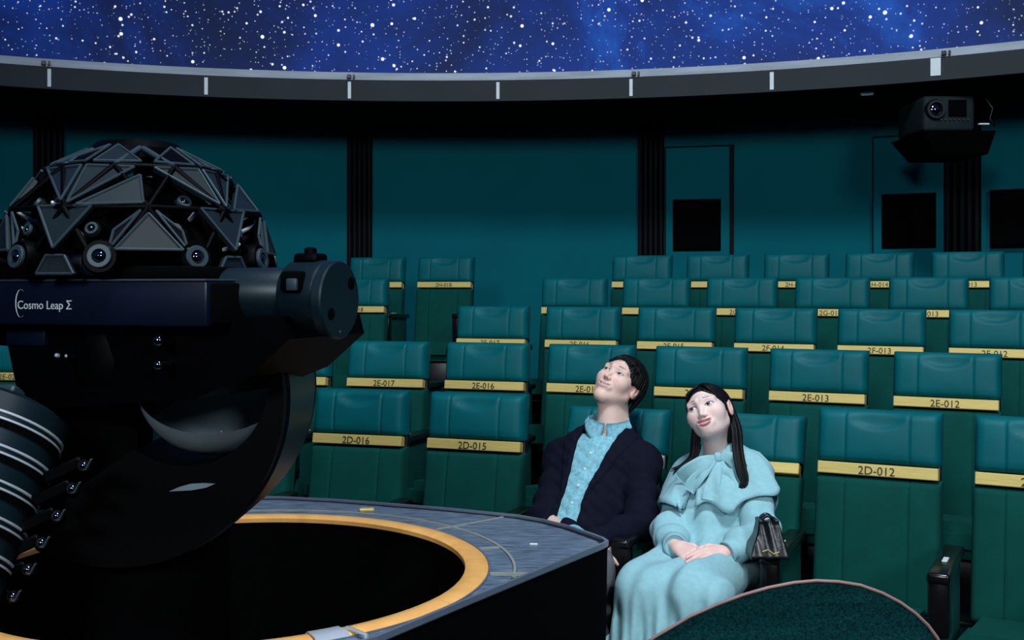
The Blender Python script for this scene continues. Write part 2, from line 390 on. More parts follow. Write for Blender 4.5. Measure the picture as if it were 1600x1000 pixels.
SM['side_panel'] = MB().box((ax, -.45, .31), (.048, .44, .62), None, .010, 2).mesh('side_panel', M['fabric'], 50)
SM['arm_label'] = MB().box((ax, -.50, .6615), (.018, .075, .004), at, .001, 1).mesh('arm_label', M['label_white'])
def ang_for_px(row, px):
    r = R0 + STEP * ROWS.index(row); lo, hi = -.4, .8
    for _ in range(50):
        m = (lo + hi) / 2
        if 800 + F_PX * (CX + r * math.sin(m)) / (CY + r * math.cos(m)) < px: lo = m
        else: hi = m
    return lo
ROWNAME = {'D': 'front row', 'E': 'second row', 'F': 'third row', 'G': 'fourth row', 'H': 'rear row'}
SEATS = {}
def theater_seat(row, num, ang=None, label=None, end_arm=False, drop=0.0, recline=0.0):
    k = ROWS.index(row); r = R0 + STEP * k
    a = ANG[row] + (15 - num) * PITCH / r if ang is None else ang
    root = empty('theater_seat', (CX + r * math.sin(a), CY + r * math.cos(a), RISE * k - drop), -a)
    code = '2%s-0%d' % (row, num)
    tag(root, label or 'green theatre seat with brass plate reading %s in the %s' % (code, ROWNAME[row]), 'seat', 'green theatre seats in curved rows')
    for n in ('backrest', 'back_shell', 'cushion', 'base', 'armrest', 'arm_post', 'side_panel'):
        link(n, SM[n], root)
    link('headrest', SM['headrest'], root)
    link('arm_label', SM['arm_label'], [c for c in root.children if c.name.startswith('armrest')][0])
    plate = link('number_plate', SM['number_plate'], root)
    me = text_mesh(code, .046, M['ink'], .0008)
    t = link('lettering', me, plate)
    t.location = (0, back_y(.884) - .0505, .884); t.rotation_euler = (R(90) - LEAN, 0, 0)
    if end_arm:
        for n in ('armrest', 'arm_post', 'side_panel'):
            c = link(n, SM[n], root); c.location.x = -PITCH
    if row == 'D' and num in (13, 14):                     # shared armrests stay on the row's module
        for c in root.children:
            if c.name.split('.')[0] in ('armrest', 'arm_post', 'side_panel'): c.location.x = -.035
    if recline:                                            # the back tips about the rear of the cushion
        T_ = Matrix.Translation((0, -.17, .38)) @ Matrix.Rotation(-R(recline), 4, 'X') @ Matrix.Translation((0, .17, -.38))
        for c in root.children:
            if c.name.split('.')[0] in ('backrest', 'back_shell', 'headrest', 'number_plate'): c.matrix_local = T_
    SEATS[(row, num)] = root
    return root
seat_list = [('D', n) for n in range(17, 10, -1)] + [('E', n) for n in (21, 18, 17, 16, 15, 14, 13, 12, 11)] + \
            [('F', n) for n in range(17, 11, -1)] + [('G', n) for n in range(17, 11, -1)] + [('H', n) for n in range(17, 11, -1)]
WHO = {('D', 14): 'green theatre seat under the man in the navy blazer', ('D', 13): 'green theatre seat under the woman in the pale blue dress',
       ('D', 11): 'green theatre seat at the lower right edge, cushion in view', ('D', 17): 'green front seat half hidden behind the black projector cradle',
       ('E', 21): 'green theatre seat at the left picture edge above the projector drum',
       ('E', 18): 'green second-row seat beside the projector arm, mostly hidden', ('E', 11): 'green second-row seat at the right edge behind 2D-011',
       ('F', 12): 'green third-row seat cut by the right edge', ('G', 12): 'green fourth-row seat cut by the right edge', ('H', 12): 'green rear-row seat cut by the right edge'}
for row, n in seat_list:
    theater_seat(row, n, ANG[row] + (15 - n) * PITCH / R0 + .035 / R0 if row == 'D' and n in (13, 14) else None, WHO.get((row, n)), end_arm=(row in 'FGH' and n == 17), recline=14 if row == 'D' and n in (13, 14) else 0)
for row, num, px, lab in (('H', 18, 698, 'lone green rear-row seat nearest the aisle, left of the gap'), ('H', 19, 591, 'green rear-row seat beside the wall pillar behind the arm disc'),
                          ('G', 18, 560, 'green fourth-row seat peeking out right of the projector disc')):
    theater_seat(row, num, ang_for_px(row, px), lab)

# ------------------------------------------------------------------ round console desk with amber ring
DZ = 0.762; H_DESK = CAM_Z - DZ
DC = Vector((-0.863, 3.30, 0)); RI, RO = 0.722, 0.794
def on_desk(px, py):
    d = F_PX * H_DESK / (py - HORIZON); return Vector(((px - 800) / F_PX * d, d, DZ))
outl = [on_desk(*q) for q in ((437, 779), (520, 783), (600, 789), (700, 797), (810, 808), (850, 815), (890, 825), (925, 837), (944, 844))]
outl += [on_desk(951, 849), on_desk(944, 853), on_desk(925, 861), on_desk(800, 913), on_desk(700, 955), on_desk(590, 1001)]
outl += [Vector(p + (DZ,)) for p in ((-.60, 2.38), (-.95, 2.27), (-1.35, 2.38), (-1.72, 2.72), (-1.88, 3.2), (-1.85, 3.75), (-1.6, 4.2), (-1.25, 4.42))]
def desk_radius(a):
    d = Vector((math.sin(a), math.cos(a))); best = None
    for i in range(len(outl)):
        p, q = outl[i] - DC, outl[(i + 1) % len(outl)] - DC
        e = Vector((q.x - p.x, q.y - p.y)); den = d.x * e.y - d.y * e.x
        if abs(den) < 1e-9: continue
        t = (p.x * e.y - p.y * e.x) / den; u = (p.x * d.y - p.y * d.x) / den
        if t > 0 and -1e-6 <= u <= 1 + 1e-6 and (best is None or t < best): best = t
    return best
NA = 240
AA = [2 * math.pi * i / NA for i in range(NA)] + [math.atan2(p.x - DC.x, p.y - DC.y) % (2 * math.pi) for p in outl]
AA = sorted(AA); NA = len(AA)
DR = [desk_radius(a) for a in AA]
def dpt(a, r, z): return (DC.x + r * math.sin(a), DC.y + r * math.cos(a), z)
desk = tag(empty('console_desk', (DC.x, DC.y, 0)), 'round black console desk with slate top and amber inner ring', 'desk')
def desk_loop(fr, parts):
    """closed strip round the desk; parts: list of functions angle index -> (radius, z)"""
    vs = []; fs = []; m = len(parts)
    for i in range(NA):
        for g in parts:
            r, z = g(i); vs.append(dpt(AA[i], r, z))
    for i in range(NA):
        q = (i + 1) % NA
        for j in range(m if fr else m - 1):
            j2 = (j + 1) % m; fs.append((i * m + j, q * m + j, q * m + j2, i * m + j2))
    return MB().add(vs, fs)
# top slabs between the inlay lines are separate pieces
def desk_slab(sel, rin, rout, name='desktop_panel'):
    ok = [bool(sel(a)) for a in AA]
    first = next((i for i in range(NA) if ok[i] and not ok[i - 1]), 0)
    runs = []; cur = []
    for k in range(NA):
        i = (first + k) % NA
        if ok[i]: cur.append(i)
        elif cur: runs.append(cur); cur = []
    if cur: runs.append(cur)
    for idx in runs:                                        # one slab for each unbroken run
        n = len(idx); vs = []; fs = []
        if n < 2: continue
        for i in idx:
            r1 = rout(i)
            for r, z in ((rin, DZ - .03), (rin, DZ), (r1, DZ), (r1, DZ - .03)): vs.append(dpt(AA[i], r, z))
        for k in range(n - 1):
            b = k * 4; c = b + 4
            for j in range(4): fs.append((b + j, c + j, c + (j + 1) % 4, b + (j + 1) % 4))
        fs += [(0, 1, 2, 3), ((n - 1) * 4 + 3, (n - 1) * 4 + 2, (n - 1) * 4 + 1, (n - 1) * 4)]
        MB().add(vs, fs).build(name, M['desk'], desk)
RA = 0.872
def ang_px(px, py): v = on_desk(px, py) - DC; return math.atan2(v.x, v.y) % (2 * math.pi)
a1, a2, a3 = ang_px(760, 813), ang_px(768, 856), ang_px(795, 896)
g = .004
wrap = lambda a: a % (2 * math.pi)
desk_slab(lambda a: a1 + g < a < a3 - g, RA + .006, lambda i: max(RA + .008, DR[i] - .03))
desk_slab(lambda a: not (a1 - g < a < a3 + g) and desk_radius(a) > RA + .012, RA + .006, lambda i: max(RA + .008, DR[i] - .028))
desk_slab(lambda a: a1 + g < a < a2 - g, RO + .004, lambda i: min(RA - .006, DR[i] - .012))
desk_slab(lambda a: a2 + g < a < a3 - g, RO + .004, lambda i: min(RA - .006, DR[i] - .012))
desk_slab(lambda a: not (a1 - g < a < a3 + g), RO + .004, lambda i: max(RO + .006, min(RA - .006, DR[i] - .012)))
# recessed bed under the panels, pewter edge, black dark line, skirt, pit
desk_loop(False, [lambda i: (RO - .02, DZ - .012), lambda i: (max(DR[i] - .01, RO), DZ - .012)]).build('desktop_bed', M['black_plastic'], desk)
desk_loop(True, [lambda i: (DR[i] - .012, DZ - .02), lambda i: (DR[i] - .012, DZ + .010), lambda i: (DR[i], DZ + .010), lambda i: (DR[i], DZ - .006)]).build('desk_edge', M['desk_edge'], desk)
desk_loop(True, [lambda i: (max(DR[i] - .029, RO + .008), DZ - .02), lambda i: (max(DR[i] - .029, RO + .008), DZ + .002), lambda i: (DR[i] - .0125, DZ + .002), lambda i: (DR[i] - .0125, DZ - .02)]).build('edge_groove', M['black_plastic'], desk)
desk_loop(False, [lambda i: (DR[i] - .018, 0.0), lambda i: (DR[i] - .004, DZ - .010)]).build('skirt', M['black_matte'], desk)
desk_loop(False, [lambda i: (RI + .006, 0.01), lambda i: (RI + .006, DZ - .005)]).build('pit_wall', M['black_matte'], desk)
MB().add([dpt(2 * math.pi * i / 64, RI + .01, .012) for i in range(64)], [tuple(range(63, -1, -1))]).build('pit_floor', M['black_matte'], desk)
def arc_bar(r, w, h, b0, b1, z, n=60):
    vs = []; fs = []
    for i in range(n + 1):
        a = b0 + (b1 - b0) * i / n
        for rr, zz in ((r - w / 2, z), (r - w / 2, z + h), (r + w / 2, z + h), (r + w / 2, z)): vs.append(dpt(a, rr, zz))
    for i in range(n):
        for j in range(4): fs.append((i * 4 + j, i * 4 + 4 + j, i * 4 + 4 + (j + 1) % 4, i * 4 + (j + 1) % 4))
    fs += [(0, 1, 2, 3), (n * 4 + 3, n * 4 + 2, n * 4 + 1, n * 4)]
    return MB().add(vs, fs)
arc_bar(RA, .009, .016, -0.9, a3, DZ - .012).build('inlay_arc', M['inlay'], desk)
def rad_bar(a, r0, r1): return MB().plate([dpt(a - .0045 / r0, r0, DZ + .003), dpt(a + .0045 / r0, r0, DZ + .003), dpt(a + .0045 / r1, r1, DZ + .003), dpt(a - .0045 / r1, r1, DZ + .003)][::-1], .015, (0, 0, 1))
rad_bar(a1, RO + .004, desk_radius(a1) - .028).build('inlay_bar', M['inlay'], desk)
rad_bar(a2, RO + .004, RA - .004).build('inlay_bar', M['inlay'], desk)
rad_bar(a3, RO + .004, desk_radius(a3) - .012).build('inlay_bar', M['inlay'], desk)
# amber ring in segments with a convex face
def ring_seg(b0, b1, n):
    prof = [(RI, DZ - .012), (RI, DZ + .002), (RI + .01, DZ + .008), (RI + .035, DZ + .011), (RO - .012, DZ + .008), (RO - .002, DZ + .003), (RO - .002, DZ - .03)]
    vs = []; fs = []; m = len(prof)
    for i in range(n + 1):
        a = b0 + (b1 - b0) * i / n
        for r, z in prof: vs.append(dpt(a, r, z))
    for i in range(n):
        for j in range(m): fs.append((i * m + j, i * m + m + j, i * m + m + (j + 1) % m, i * m + (j + 1) % m))
    fs += [tuple(range(m)), tuple(range(n * m + m - 1, n * m - 1, -1))]
    return MB().add(vs, fs)
cuts = [ang_px(683, 943), ang_px(475, 992), ang_px(475, 992) + 1.6, ang_px(475, 992) + 3.2, ang_px(683, 943) + 2 * math.pi]
for b0, b1 in zip(cuts, cuts[1:]):
    ring_seg(b0 + .002, b1 - .002, max(8, int((b1 - b0) * 24))).build('ring_segment', M['orange'], desk, smooth=45)
arc_bar(RO + .0015, .005, .017, 0, 2 * math.pi - .001, DZ - .012, 160).build('ring_border', M['desk_edge'], desk)
b = ang_px(500, 988)
sl = MB()
vs = []; fs = []
prof = [(RI - .004, DZ - .03), (RI - .004, DZ + .006), (RI + .012, DZ + .014), (RO - .012, DZ + .014), (RO + .003, DZ + .006), (RO + .003, DZ - .03)]
for i in range(9):
    a = b - .055 + .11 * i / 8
    vs += [dpt(a, r, z) for r, z in prof]
for i in range(8):
    for j in range(6): fs.append((i * 6 + j, i * 6 + 6 + j, i * 6 + 6 + (j + 1) % 6, i * 6 + (j + 1) % 6))
fs += [tuple(range(6)), tuple(range(53, 47, -1))]
MB().add(vs, fs).build('ring_clamp', M['chrome'], desk, smooth=40)
h0, h1 = on_desk(536, 990), on_desk(572, 1001)
MB().tube([h0 + Vector((0, 0, .0)), h0 + Vector((.012, 0, .014)), h1 + Vector((0, 0, .014)), h1], .006, 8).build('clamp_handle', M['chrome'], desk, smooth=60)
p = on_desk(573, 799); MB().box(p + Vector((0, 0, .006)), (.055, .03, .012), Matrix.Rotation(.15, 3, 'Z'), .003, 1).build('brass_catch', M['brass'], desk)
p = on_desk(834, 851); MB().box(p + Vector((0, 0, .002)), (.026, .012, .004), Matrix.Rotation(-.1, 3, 'Z'), .001, 1).build('desk_label', M['label_white'], desk)

# ------------------------------------------------------------------ star projector
PX0, PY0 = -1.057, 3.10
proj = tag(empty('star_projector', (PX0, PY0, 0.012)), 'large black planetarium star projector with faceted lens ball', 'projector')
AXIS = Vector((.934, -.357, 0))                            # the deck beam runs this way; its right end is nearer
NRM = Vector((-.357, -.934, 0))                            # towards the photographer
BC = Vector((PX0, PY0, 1.632))                             # centre of the lens ball
RB = 0.388
def ball(az, lat, r=RB):
    az = R(az) ; lat = R(lat)
    d = NRM * math.cos(az) + AXIS * math.sin(az)
    return BC + Vector((d.x * math.cos(lat), d.y * math.cos(lat), math.sin(lat))) * r
core = MB(); core.lathe(BC - Vector((0, 0, .01)), (0, 0, 1), [(0, .30)] + [(.30 * math.sin(t), .30 * math.cos(t)) for t in np.linspace(.1, 1.5, 9)] + [(.302, .01)], 30)
core.build('ball_core', M['black_matte'], proj, smooth=50)
AZ0 = 44.0                                                 # the hub vertex faces the photographer
def tri_plate(pts, m='proj_slate'):
    pts = [Vector(p) for p in pts]; c = sum(pts, Vector()) / len(pts)
    n = (pts[1] - pts[0]).cross(pts[2] - pts[0]).normalized()
    if n.dot(c - BC) < 0: pts = pts[::-1]; n = -n
    pl = MB().plate(pts, .014, n).build('facet_panel', M[m], proj)
    ed = MB()
    for i in range(len(pts)): ed.cyl(pts[i] + n * .001, pts[(i + 1) % len(pts)] + n * .001, .0042, None, 6)
    o = ed.build('facet_frame', M['strut'], pl) if False else None
    e2 = MB()
    off = Vector(pl.parent.location)
    for i in range(len(pts)): e2.cyl(pts[i] - off + n * .001, pts[(i + 1) % len(pts)] - off + n * .001, .0038, None, 6)
    e2.build('facet_frame', M['strut'], pl, world=False)
    return pl
for k in range(10):
    az = AZ0 + 36 * k
    if k % 2 == 0:
        tri_plate([ball(az, 25.5), ball(az - 12.5, 11), ball(az + 12.5, 11)])
        for s in (-1, 1):                                   # small side blades next to the upright triangles
            tri_plate([ball(az + s * 3, 27, RB * .99), ball(az + s * 13.5, 19, RB * .97), ball(az + s * 15, 11, RB * .98)], 'proj_black')
    else:
        tri_plate([ball(az, 11.5), ball(az - 13, 28.5), ball(az + 13, 28.5)])
        tri_plate([ball(az - 8, 2, RB * .97), ball(az + 8, 2, RB * .97), ball(az + 4, 9, RB * .97), ball(az - 4, 9, RB * .97)])
for k in range(10):                                         # middle belt: slanted triangles leaning alternately, with openings between them
    az = AZ0 + 36 * k
    tri_plate([ball(az + 1.5, 30), ball(az + 1.5, 50), ball(az + 30, 49)] if k % 2 else [ball(az + 34, 31), ball(az + 5, 49), ball(az + 34, 50)])
    if k % 2: tri_plate([ball(az + 6, 29), ball(az + 34, 30), ball(az + 33, 44)])
for k in range(5):                                          # crown
    az = AZ0 + 72 * k
    tri_plate([ball(az + 40, 53), ball(az + 70, 53), ball(az + 46, 70)])
    tri_plate([ball(az + 6, 53), ball(az + 36, 70), ball(az + 34, 53)], 'proj_black')
MB().lathe(ball(0, 90, RB * .86), (0, 0, 1), [(0, .13), (.03, .13), (.05, .11), (.05, .02)], 20).build('crown_cap', M['proj_black'], proj, smooth=30)
st = MB()
hub = [ball(AZ0 + 36 * k, 28.5, RB * .99) for k in range(10)]; hub2 = [ball(AZ0 + 36 * k + 18, 51, RB * .99) for k in range(10)]; top = [ball(AZ0 + 72 * k, 72, RB * .98) for k in range(5)]
for k in range(10):
    for q0, q1 in ((hub[k], hub[(k + 1) % 10]), (hub[k], hub2[k]), (hub[k], hub2[k - 1]), (hub2[k], hub2[(k + 1) % 10]), (hub[k], ball(AZ0 + 36 * k + 18, 2, RB * .95)), (hub[k], ball(AZ0 + 36 * k - 18, 2, RB * .95))):
        MB().cyl(q0, q1, .008, None, 8).build('frame_strut', M['proj_black'], proj, smooth=50)
for k in range(5):
    MB().cyl(top[k], top[(k + 1) % 5], .008, None, 8).build('frame_strut', M['strut'], proj, smooth=50)
    MB().cyl(top[k], hub2[2 * k], .008, None, 8).build('frame_strut', M['strut'], proj, smooth=50)
    MB().cyl(top[k], hub2[2 * k - 1], .008, None, 8).build('frame_strut', M['strut'], proj, smooth=50)
def lens_unit(az, lat, r, rr, m='strut'):
    c = ball(az, lat, rr); n = (c - BC).normalized()
    o = MB().lathe(c - n * .10, n, [(0, r * 1.5), (.085, r * 1.55), (.098, r * 1.35), (.098, r * 1.05)], 24).build('lens_barrel', M['proj_black'], proj, smooth=40)
    off = Vector(proj.location)
    e = MB(); e.lathe(c - off - n * .006, n, [(0, r), (.010, r), (.012, r * .94), (.012, r * .60), (.004, r * .58)], 24)
    e.build('lens_ring', M[m], o, smooth=40, world=False)
    MB().lathe(c - off - n * .004, n, [(0, r * .58), (.006, r * .5), (.011, r * .3), (.013, .001)], 20).build('lens_glass', M['glass'], o, smooth=60, world=False)
for k in range(10): lens_unit(AZ0 + 36 * k + 18, 8.5, .030, RB * .99)
for k in range(10): lens_unit(AZ0 + 36 * k + 12, 21.5, .017, RB * .90)
for k in range(10): lens_unit(AZ0 + 36 * k + 22, 38, .020, RB * .86)
for k in range(5): lens_unit(AZ0 + 72 * k + 20, 60, .018, RB * .88)
for k in range(20):
    c = ball(AZ0 + 18 * k + 7, 24 + 9 * math.sin(k * 2.3), RB * .93); n = (c - BC).normalized()
    MB().lathe(c - n * .05, n, [(0, .006), (.05, .006), (.056, .004), (.058, .001)], 10).build('pin_lamp', M['chrome'], proj, smooth=50)
def deckpt(s, out, z): return Vector((PX0, PY0, z)) + AXIS * s + NRM * out
def deck_box(name, s0, s1, o0, o1, z0, z1, m, bev=.008, parent=None):
    c = deckpt((s0 + s1) / 2, (o0 + o1) / 2, (z0 + z1) / 2)
    return MB().box(c, (s1 - s0, abs(o1 - o0), z1 - z0), Matrix.Rotation(math.atan2(AXIS.y, AXIS.x), 3, 'Z'), bev, 2).build(name, M[m], parent or proj, smooth=40)
deck_box('ball_base', -.39, .40, -.36, .285, 1.628, 1.664, 'black_matte')
deck_box('display_panel', -.02, .11, .29, .300, 1.640, 1.695, 'proj_navy', .003)
deck_box('display_screen', -.013, .075, .298, .304, 1.646, 1.689, 'black_plastic', .002)
deck = deck_box('deck', -.62, .455, -.36, .30, 1.514, 1.628, 'proj_navy', .008)
deck_box('deck_end', .440, .470, -.34, .285, 1.520, 1.622, 'black_matte', .008)
deck_box('deck_highlight', -.622, .455, -.36, .304, 1.626, 1.632, 'strut', .0025)  # lighter strip drawn as the highlight along the deck's top edge
# cylinder arm, collar and end disc
ac = deckpt(.34, .12, 1.592)
MB().lathe(ac, AXIS, [(0, .070), (.25, .070), (.255, .066)], 40).build('arm_cylinder', M['proj_teal'], proj, smooth=40)
MB().lathe(ac + AXIS * .245, AXIS, [(0, .080), (.01, .087), (.10, .087), (.105, .082)], 40).build('arm_collar', M['proj_teal'], proj, smooth=40)
disc = MB().lathe(ac + AXIS * .352 - Vector((0, 0, .012)), AXIS, [(0, .092), (.003, .098), (.024, .098), (.028, .094), (.028, .03)], 48).build('end_disc', M['proj_teal'], proj, smooth=40)
up = Vector((0, 0, 1))
def disc_hole(u, v, r, m='black_matte'):
    c = ac + AXIS * .380 - Vector((0, 0, .012)) + NRM * u + up * v
    return MB().lathe(c - AXIS * .01, AXIS, [(0, r), (.0112, r), (.0118, r * .9)], 20).build('disc_port', M[m], proj, smooth=40)
disc_hole(-.055, .042, .016); disc_hole(.045, -.034, .015); disc_hole(.0, -.080, .004, 'strut')
c0 = deckpt(.34 + .295, .12, 1.592); MB().box(c0 + NRM * .074 + up * .032, (.06, .05, .055), Matrix.Rotation(math.atan2(AXIS.y, AXIS.x), 3, 'Z'), .012, 2).build('collar_window', M['black_matte'], proj, smooth=40)
MB().box(c0 + NRM * .094 + up * .026 + AXIS * .008, (.030, .02, .030), Matrix.Rotation(math.atan2(AXIS.y, AXIS.x), 3, 'Z'), .004, 2).build('collar_lens', M['strut'], proj, smooth=40)
MB().box(c0 + up * .090, (.07, .06, .03), Matrix.Rotation(math.atan2(AXIS.y, AXIS.x), 3, 'Z'), .010, 2).lathe(c0 + up * .098, up, [(0, .016), (.018, .016), (.022, .010)], 14).build('collar_knob', M['proj_black'], proj, smooth=40)
# under the deck: housing with slanted right end
hs = [(-.60, 1.515), (.62, 1.54), (.635, 1.485), (.52, 1.39), (.36, 1.33), (-.205, 1.28), (-.252, 1.452), (-.60, 1.46)]
vs = [deckpt(s, .22, z) for s, z in hs] + [deckpt(s, -.16, z) for s, z in hs]; n = len(hs)
MB().add(vs, [tuple(range(n)), tuple(range(2 * n - 1, n - 1, -1))] + [(i, i + n, (i + 1) % n + n, (i + 1) % n) for i in range(n)]).build('under_housing', M['proj_black'], proj)
deck_box('vent_panel', -.245, -.11, .20, .235, 1.455, 1.500, 'proj_navy', .004)
for px, py, dd, rr in ((247, 533, 2.72, .014), (247, 571, 2.72, .013)):
    c = P(px, py, dd); MB().lathe(c, (0, -1, 0), [(-.10, rr * 1.3), (0, rr), (.006, rr * .8), (.008, rr * .4), (.009, .001)], 16).build('under_lens', M['glass'], proj, smooth=50)
for px, py in ((88, 555), (104, 556)):
    c = P(px, py, 2.915); MB().lathe(c, (-.3, -1, .2), [(-.012, .006), (0, .006), (.003, .004), (.004, .001)], 12).build('pin_lamp', M['chrome'], proj, smooth=50)
# logo: crescent stroke and lettering on the deck face
rotd = math.atan2(AXIS.y, AXIS.x)
def on_deck_face(px, py, out=.3022):
    """point of the deck's front plane under a pixel"""
    dr = P(px, py, 1.0) - Vector((0, 0, CAM_Z)); q = Vector((PX0, PY0, 0)) + NRM * out
    t = (q.x * NRM.x + q.y * NRM.y) / (dr.x * NRM.x + dr.y * NRM.y)
    return Vector((0, 0, CAM_Z)) + dr * t
l0, l1 = on_deck_face(27, 477, .3015), on_deck_face(111, 477, .3015)
me = text_mesh('Cosmo Leap \u03a3', .05, M['label_white'], .0006, 'LEFT')
wx = max(v.co.x for v in me.vertices) - min(v.co.x for v in me.vertices)
t = link('lettering', me, proj); sc = (l1 - l0).length / wx; t.scale = (sc, sc * 1.05, 1)
t.location = l0 - proj.location; t.rotation_euler = (R(90), 0, rotd)
cz = (on_deck_face(30, 474)); cr = MB(); pts_o = []; pts_i = []
for i in range(25):
    q = R(55 + (305 - 55) * i / 24); wv = .0042 * math.sin(math.pi * i / 24)
    pts_o.append(Vector((math.cos(q) * .020 + .006, math.sin(q) * .0365)))
    pts_i.append(Vector((math.cos(q) * .020 + .006 + wv, math.sin(q) * .0365)))
vs = [cz + AXIS * p.x * .9 + up * p.y + NRM * .0008 for p in pts_o + pts_i]
MB().add(vs, [(i, i + 1, 26 + i, 25 + i) for i in range(24)]).build('logo_crescent', M['label_white'], proj)
# C-shaped cradle below, axis towards the photographer
YC = Vector((-1.03, 0, 1.315)); R_OUT, R_IN = .435, .235
def cradle(r0, r1, y0, y1, a0, a1, n=60):
    vs = []; fs = []
    for i in range(n + 1):
        a = R(a0 + (a1 - a0) * i / n); c, s_ = math.cos(a), math.sin(a)
        for r, y in ((r0, y0), (r1, y0), (r1, y1), (r0, y1)): vs.append((YC.x + r * c, y, YC.z + r * s_))
    for i in range(n):
        for j in range(4): fs.append((i * 4 + j, i * 4 + 4 + j, i * 4 + 4 + (j + 1) % 4, i * 4 + (j + 1) % 4))
    fs += [(0, 1, 2, 3), (n * 4 + 3, n * 4 + 2, n * 4 + 1, n * 4)]
    return MB().add(vs, fs)
IC = Vector((-.85, 0, 1.36)); R_IN = .215                  # round opening, off centre in the cradle
vs = []; fs = []; nc = 72
for i in range(nc + 1):
    a = R(-128 + 150 * i / nc); c, s_ = math.cos(a), math.sin(a)
    for r, y, o in ((R_IN, 2.86, IC), (R_OUT, 2.86, YC), (R_OUT, 3.34, YC), (R_IN, 3.34, IC)): vs.append((o.x + r * c, y, o.z + r * s_))
for i in range(nc):
    for j in range(4): fs.append((i * 4 + j, i * 4 + 4 + j, i * 4 + 4 + (j + 1) % 4, i * 4 + (j + 1) % 4))
fs += [(0, 1, 2, 3), (nc * 4 + 3, nc * 4 + 2, nc * 4 + 1, nc * 4)]
MB().add(vs, fs).build('cradle_ring', M['proj_black'], proj, smooth=30)
cradle(R_OUT, R_OUT + .006, 2.92, 3.28, -80, 18).build('cradle_band', M['proj_navy'], proj, smooth=30)
MB().lathe((YC.x - .02, 3.02, YC.z + .10), (0, 0, 1), [(-.17, .02), (-.16, .06), (-.13, .11), (-.06, .155), (0, .165), (.1, .15), (.16, .12)], 36).build('lower_globe', M['proj_black'], proj, smooth=50)
MB().lathe((PX0 + .05, 3.12, .012), (0, 0, 1), [(0, .34), (.05, .34), (.07, .26), (.5, .20), (.9, .20)], 32).build('pedestal', M['black_matte'], proj, smooth=30)
MB().plate([P(x, y, 2.852) for x, y in ((264, 768), (280, 761), (298, 756), (318, 755), (336, 756), (322, 762), (300, 766))], .006, (0, -1, 0)).build('cradle_highlight', M['satin'], proj)  # pale plate shaped as the highlight on the cradle's rounded front edge
bo = P(338, 590, 2.98); bax = Vector((.10, -.62, .78)).normalized()
vs = []; fs = []; nb_, mb_ = 40, 13
for j in range(mb_):
    t = R(90 - 89.5 * j / (mb_ - 1)); u_ = bax.orthogonal().normalized(); v_ = bax.cross(u_)
    for i in range(nb_):
        q = 2 * math.pi * i / nb_
        vs.append(bo - bax * (.21 * math.cos(t)) + (u_ * math.cos(q) + v_ * math.sin(q)) * (.21 * math.sin(t)))
for j in range(mb_ - 1):
    for i in range(nb_): fs.append((j * nb_ + i, j * nb_ + (i + 1) % nb_, (j + 1) * nb_ + (i + 1) % nb_, (j + 1) * nb_ + i))
MB().add(vs, fs).build('reflection_bowl', M['satin'], proj, smooth=60)  # added pale bowl; its bright crescent stands in for reflections inside the cradle
xa, xb = P(34, 0, 3.02).x, P(215, 0, 3.02).x; za, zb2 = P(0, 800, 3.02).z, P(0, 552, 3.02).z
MB().box(((xa + xb) / 2, 3.10, (za + zb2) / 2), (xb - xa, .14, zb2 - za), None, .02, 2).build('yoke_arm', M['black_matte'], proj, smooth=40)
# banded drum on the left, leaning
DA = Vector((-.17, -.50, -.85)).normalized()
d0 = P(12, 628, 2.86)
Rdr = .168
drum = MB().lathe(d0, DA, [(0, .10), (.015, .14), (.03, Rdr), (.50, Rdr), (.52, .14)], 48).build('planet_drum', M['proj_teal'], proj, smooth=40)
for i, s in enumerate((.075, .155, .235, .315, .395)):
    off = Vector(proj.location)
    for q in (0, .017):
        MB().lathe(d0 + DA * (s + q) - off, DA, [(0, Rdr + .0005), (.001, Rdr + .004), (.006, Rdr + .004), (.007, Rdr + .0005)], 48).build('drum_band', M['chrome'], drum, smooth=40, world=False)
    MB().lathe(d0 + DA * (s + .024) - off, DA, [(0, Rdr), (.0, Rdr + .003), (.018, Rdr + .003), (.018, Rdr)], 48).build('drum_groove', M['black_matte'], drum, smooth=40, world=False)
tl = d0 - DA * .02
MB().box(tl + Vector((.02, -.05, .01)), (.06, .05, .03), DA.to_track_quat('Z', 'Y').to_matrix(), .006, 1).build('drum_clip', M['strut'], proj, smooth=40)
for i, (px, py) in enumerate(((131, 727), (113, 763), (89, 806), (65, 848), (44, 890), (20, 932))):
    c = P(px, py, 2.66); n = Vector((.35, -.9, .3)).normalized()
    o = MB().lathe(c - n * .06, n, [(0, .018), (.05, .018), (.058, .014), (.058, .004)], 14).build('planet_lens', M['proj_black'], proj, smooth=40)
    MB().lathe(c - n * .002 - Vector(proj.location), n, [(0, .012), (.003, .010), (.006, .002)], 12).build('lens_glass', M['glass'], o, smooth=50, world=False)
    MB().box(c + Vector((.016, -.01, .004)) - Vector(proj.location), (.004, .012, .03), Matrix.Rotation(R(28), 3, 'Y'), .001, 1).build('lens_bracket', M['strut'], o, world=False)
    MB().box(P(px - 30, py + 6, 2.70), (.10, .03, .028), Matrix.Rotation(R(-25), 3, 'Y'), .004, 1).build('lens_arm', M['proj_black'], proj, smooth=40)

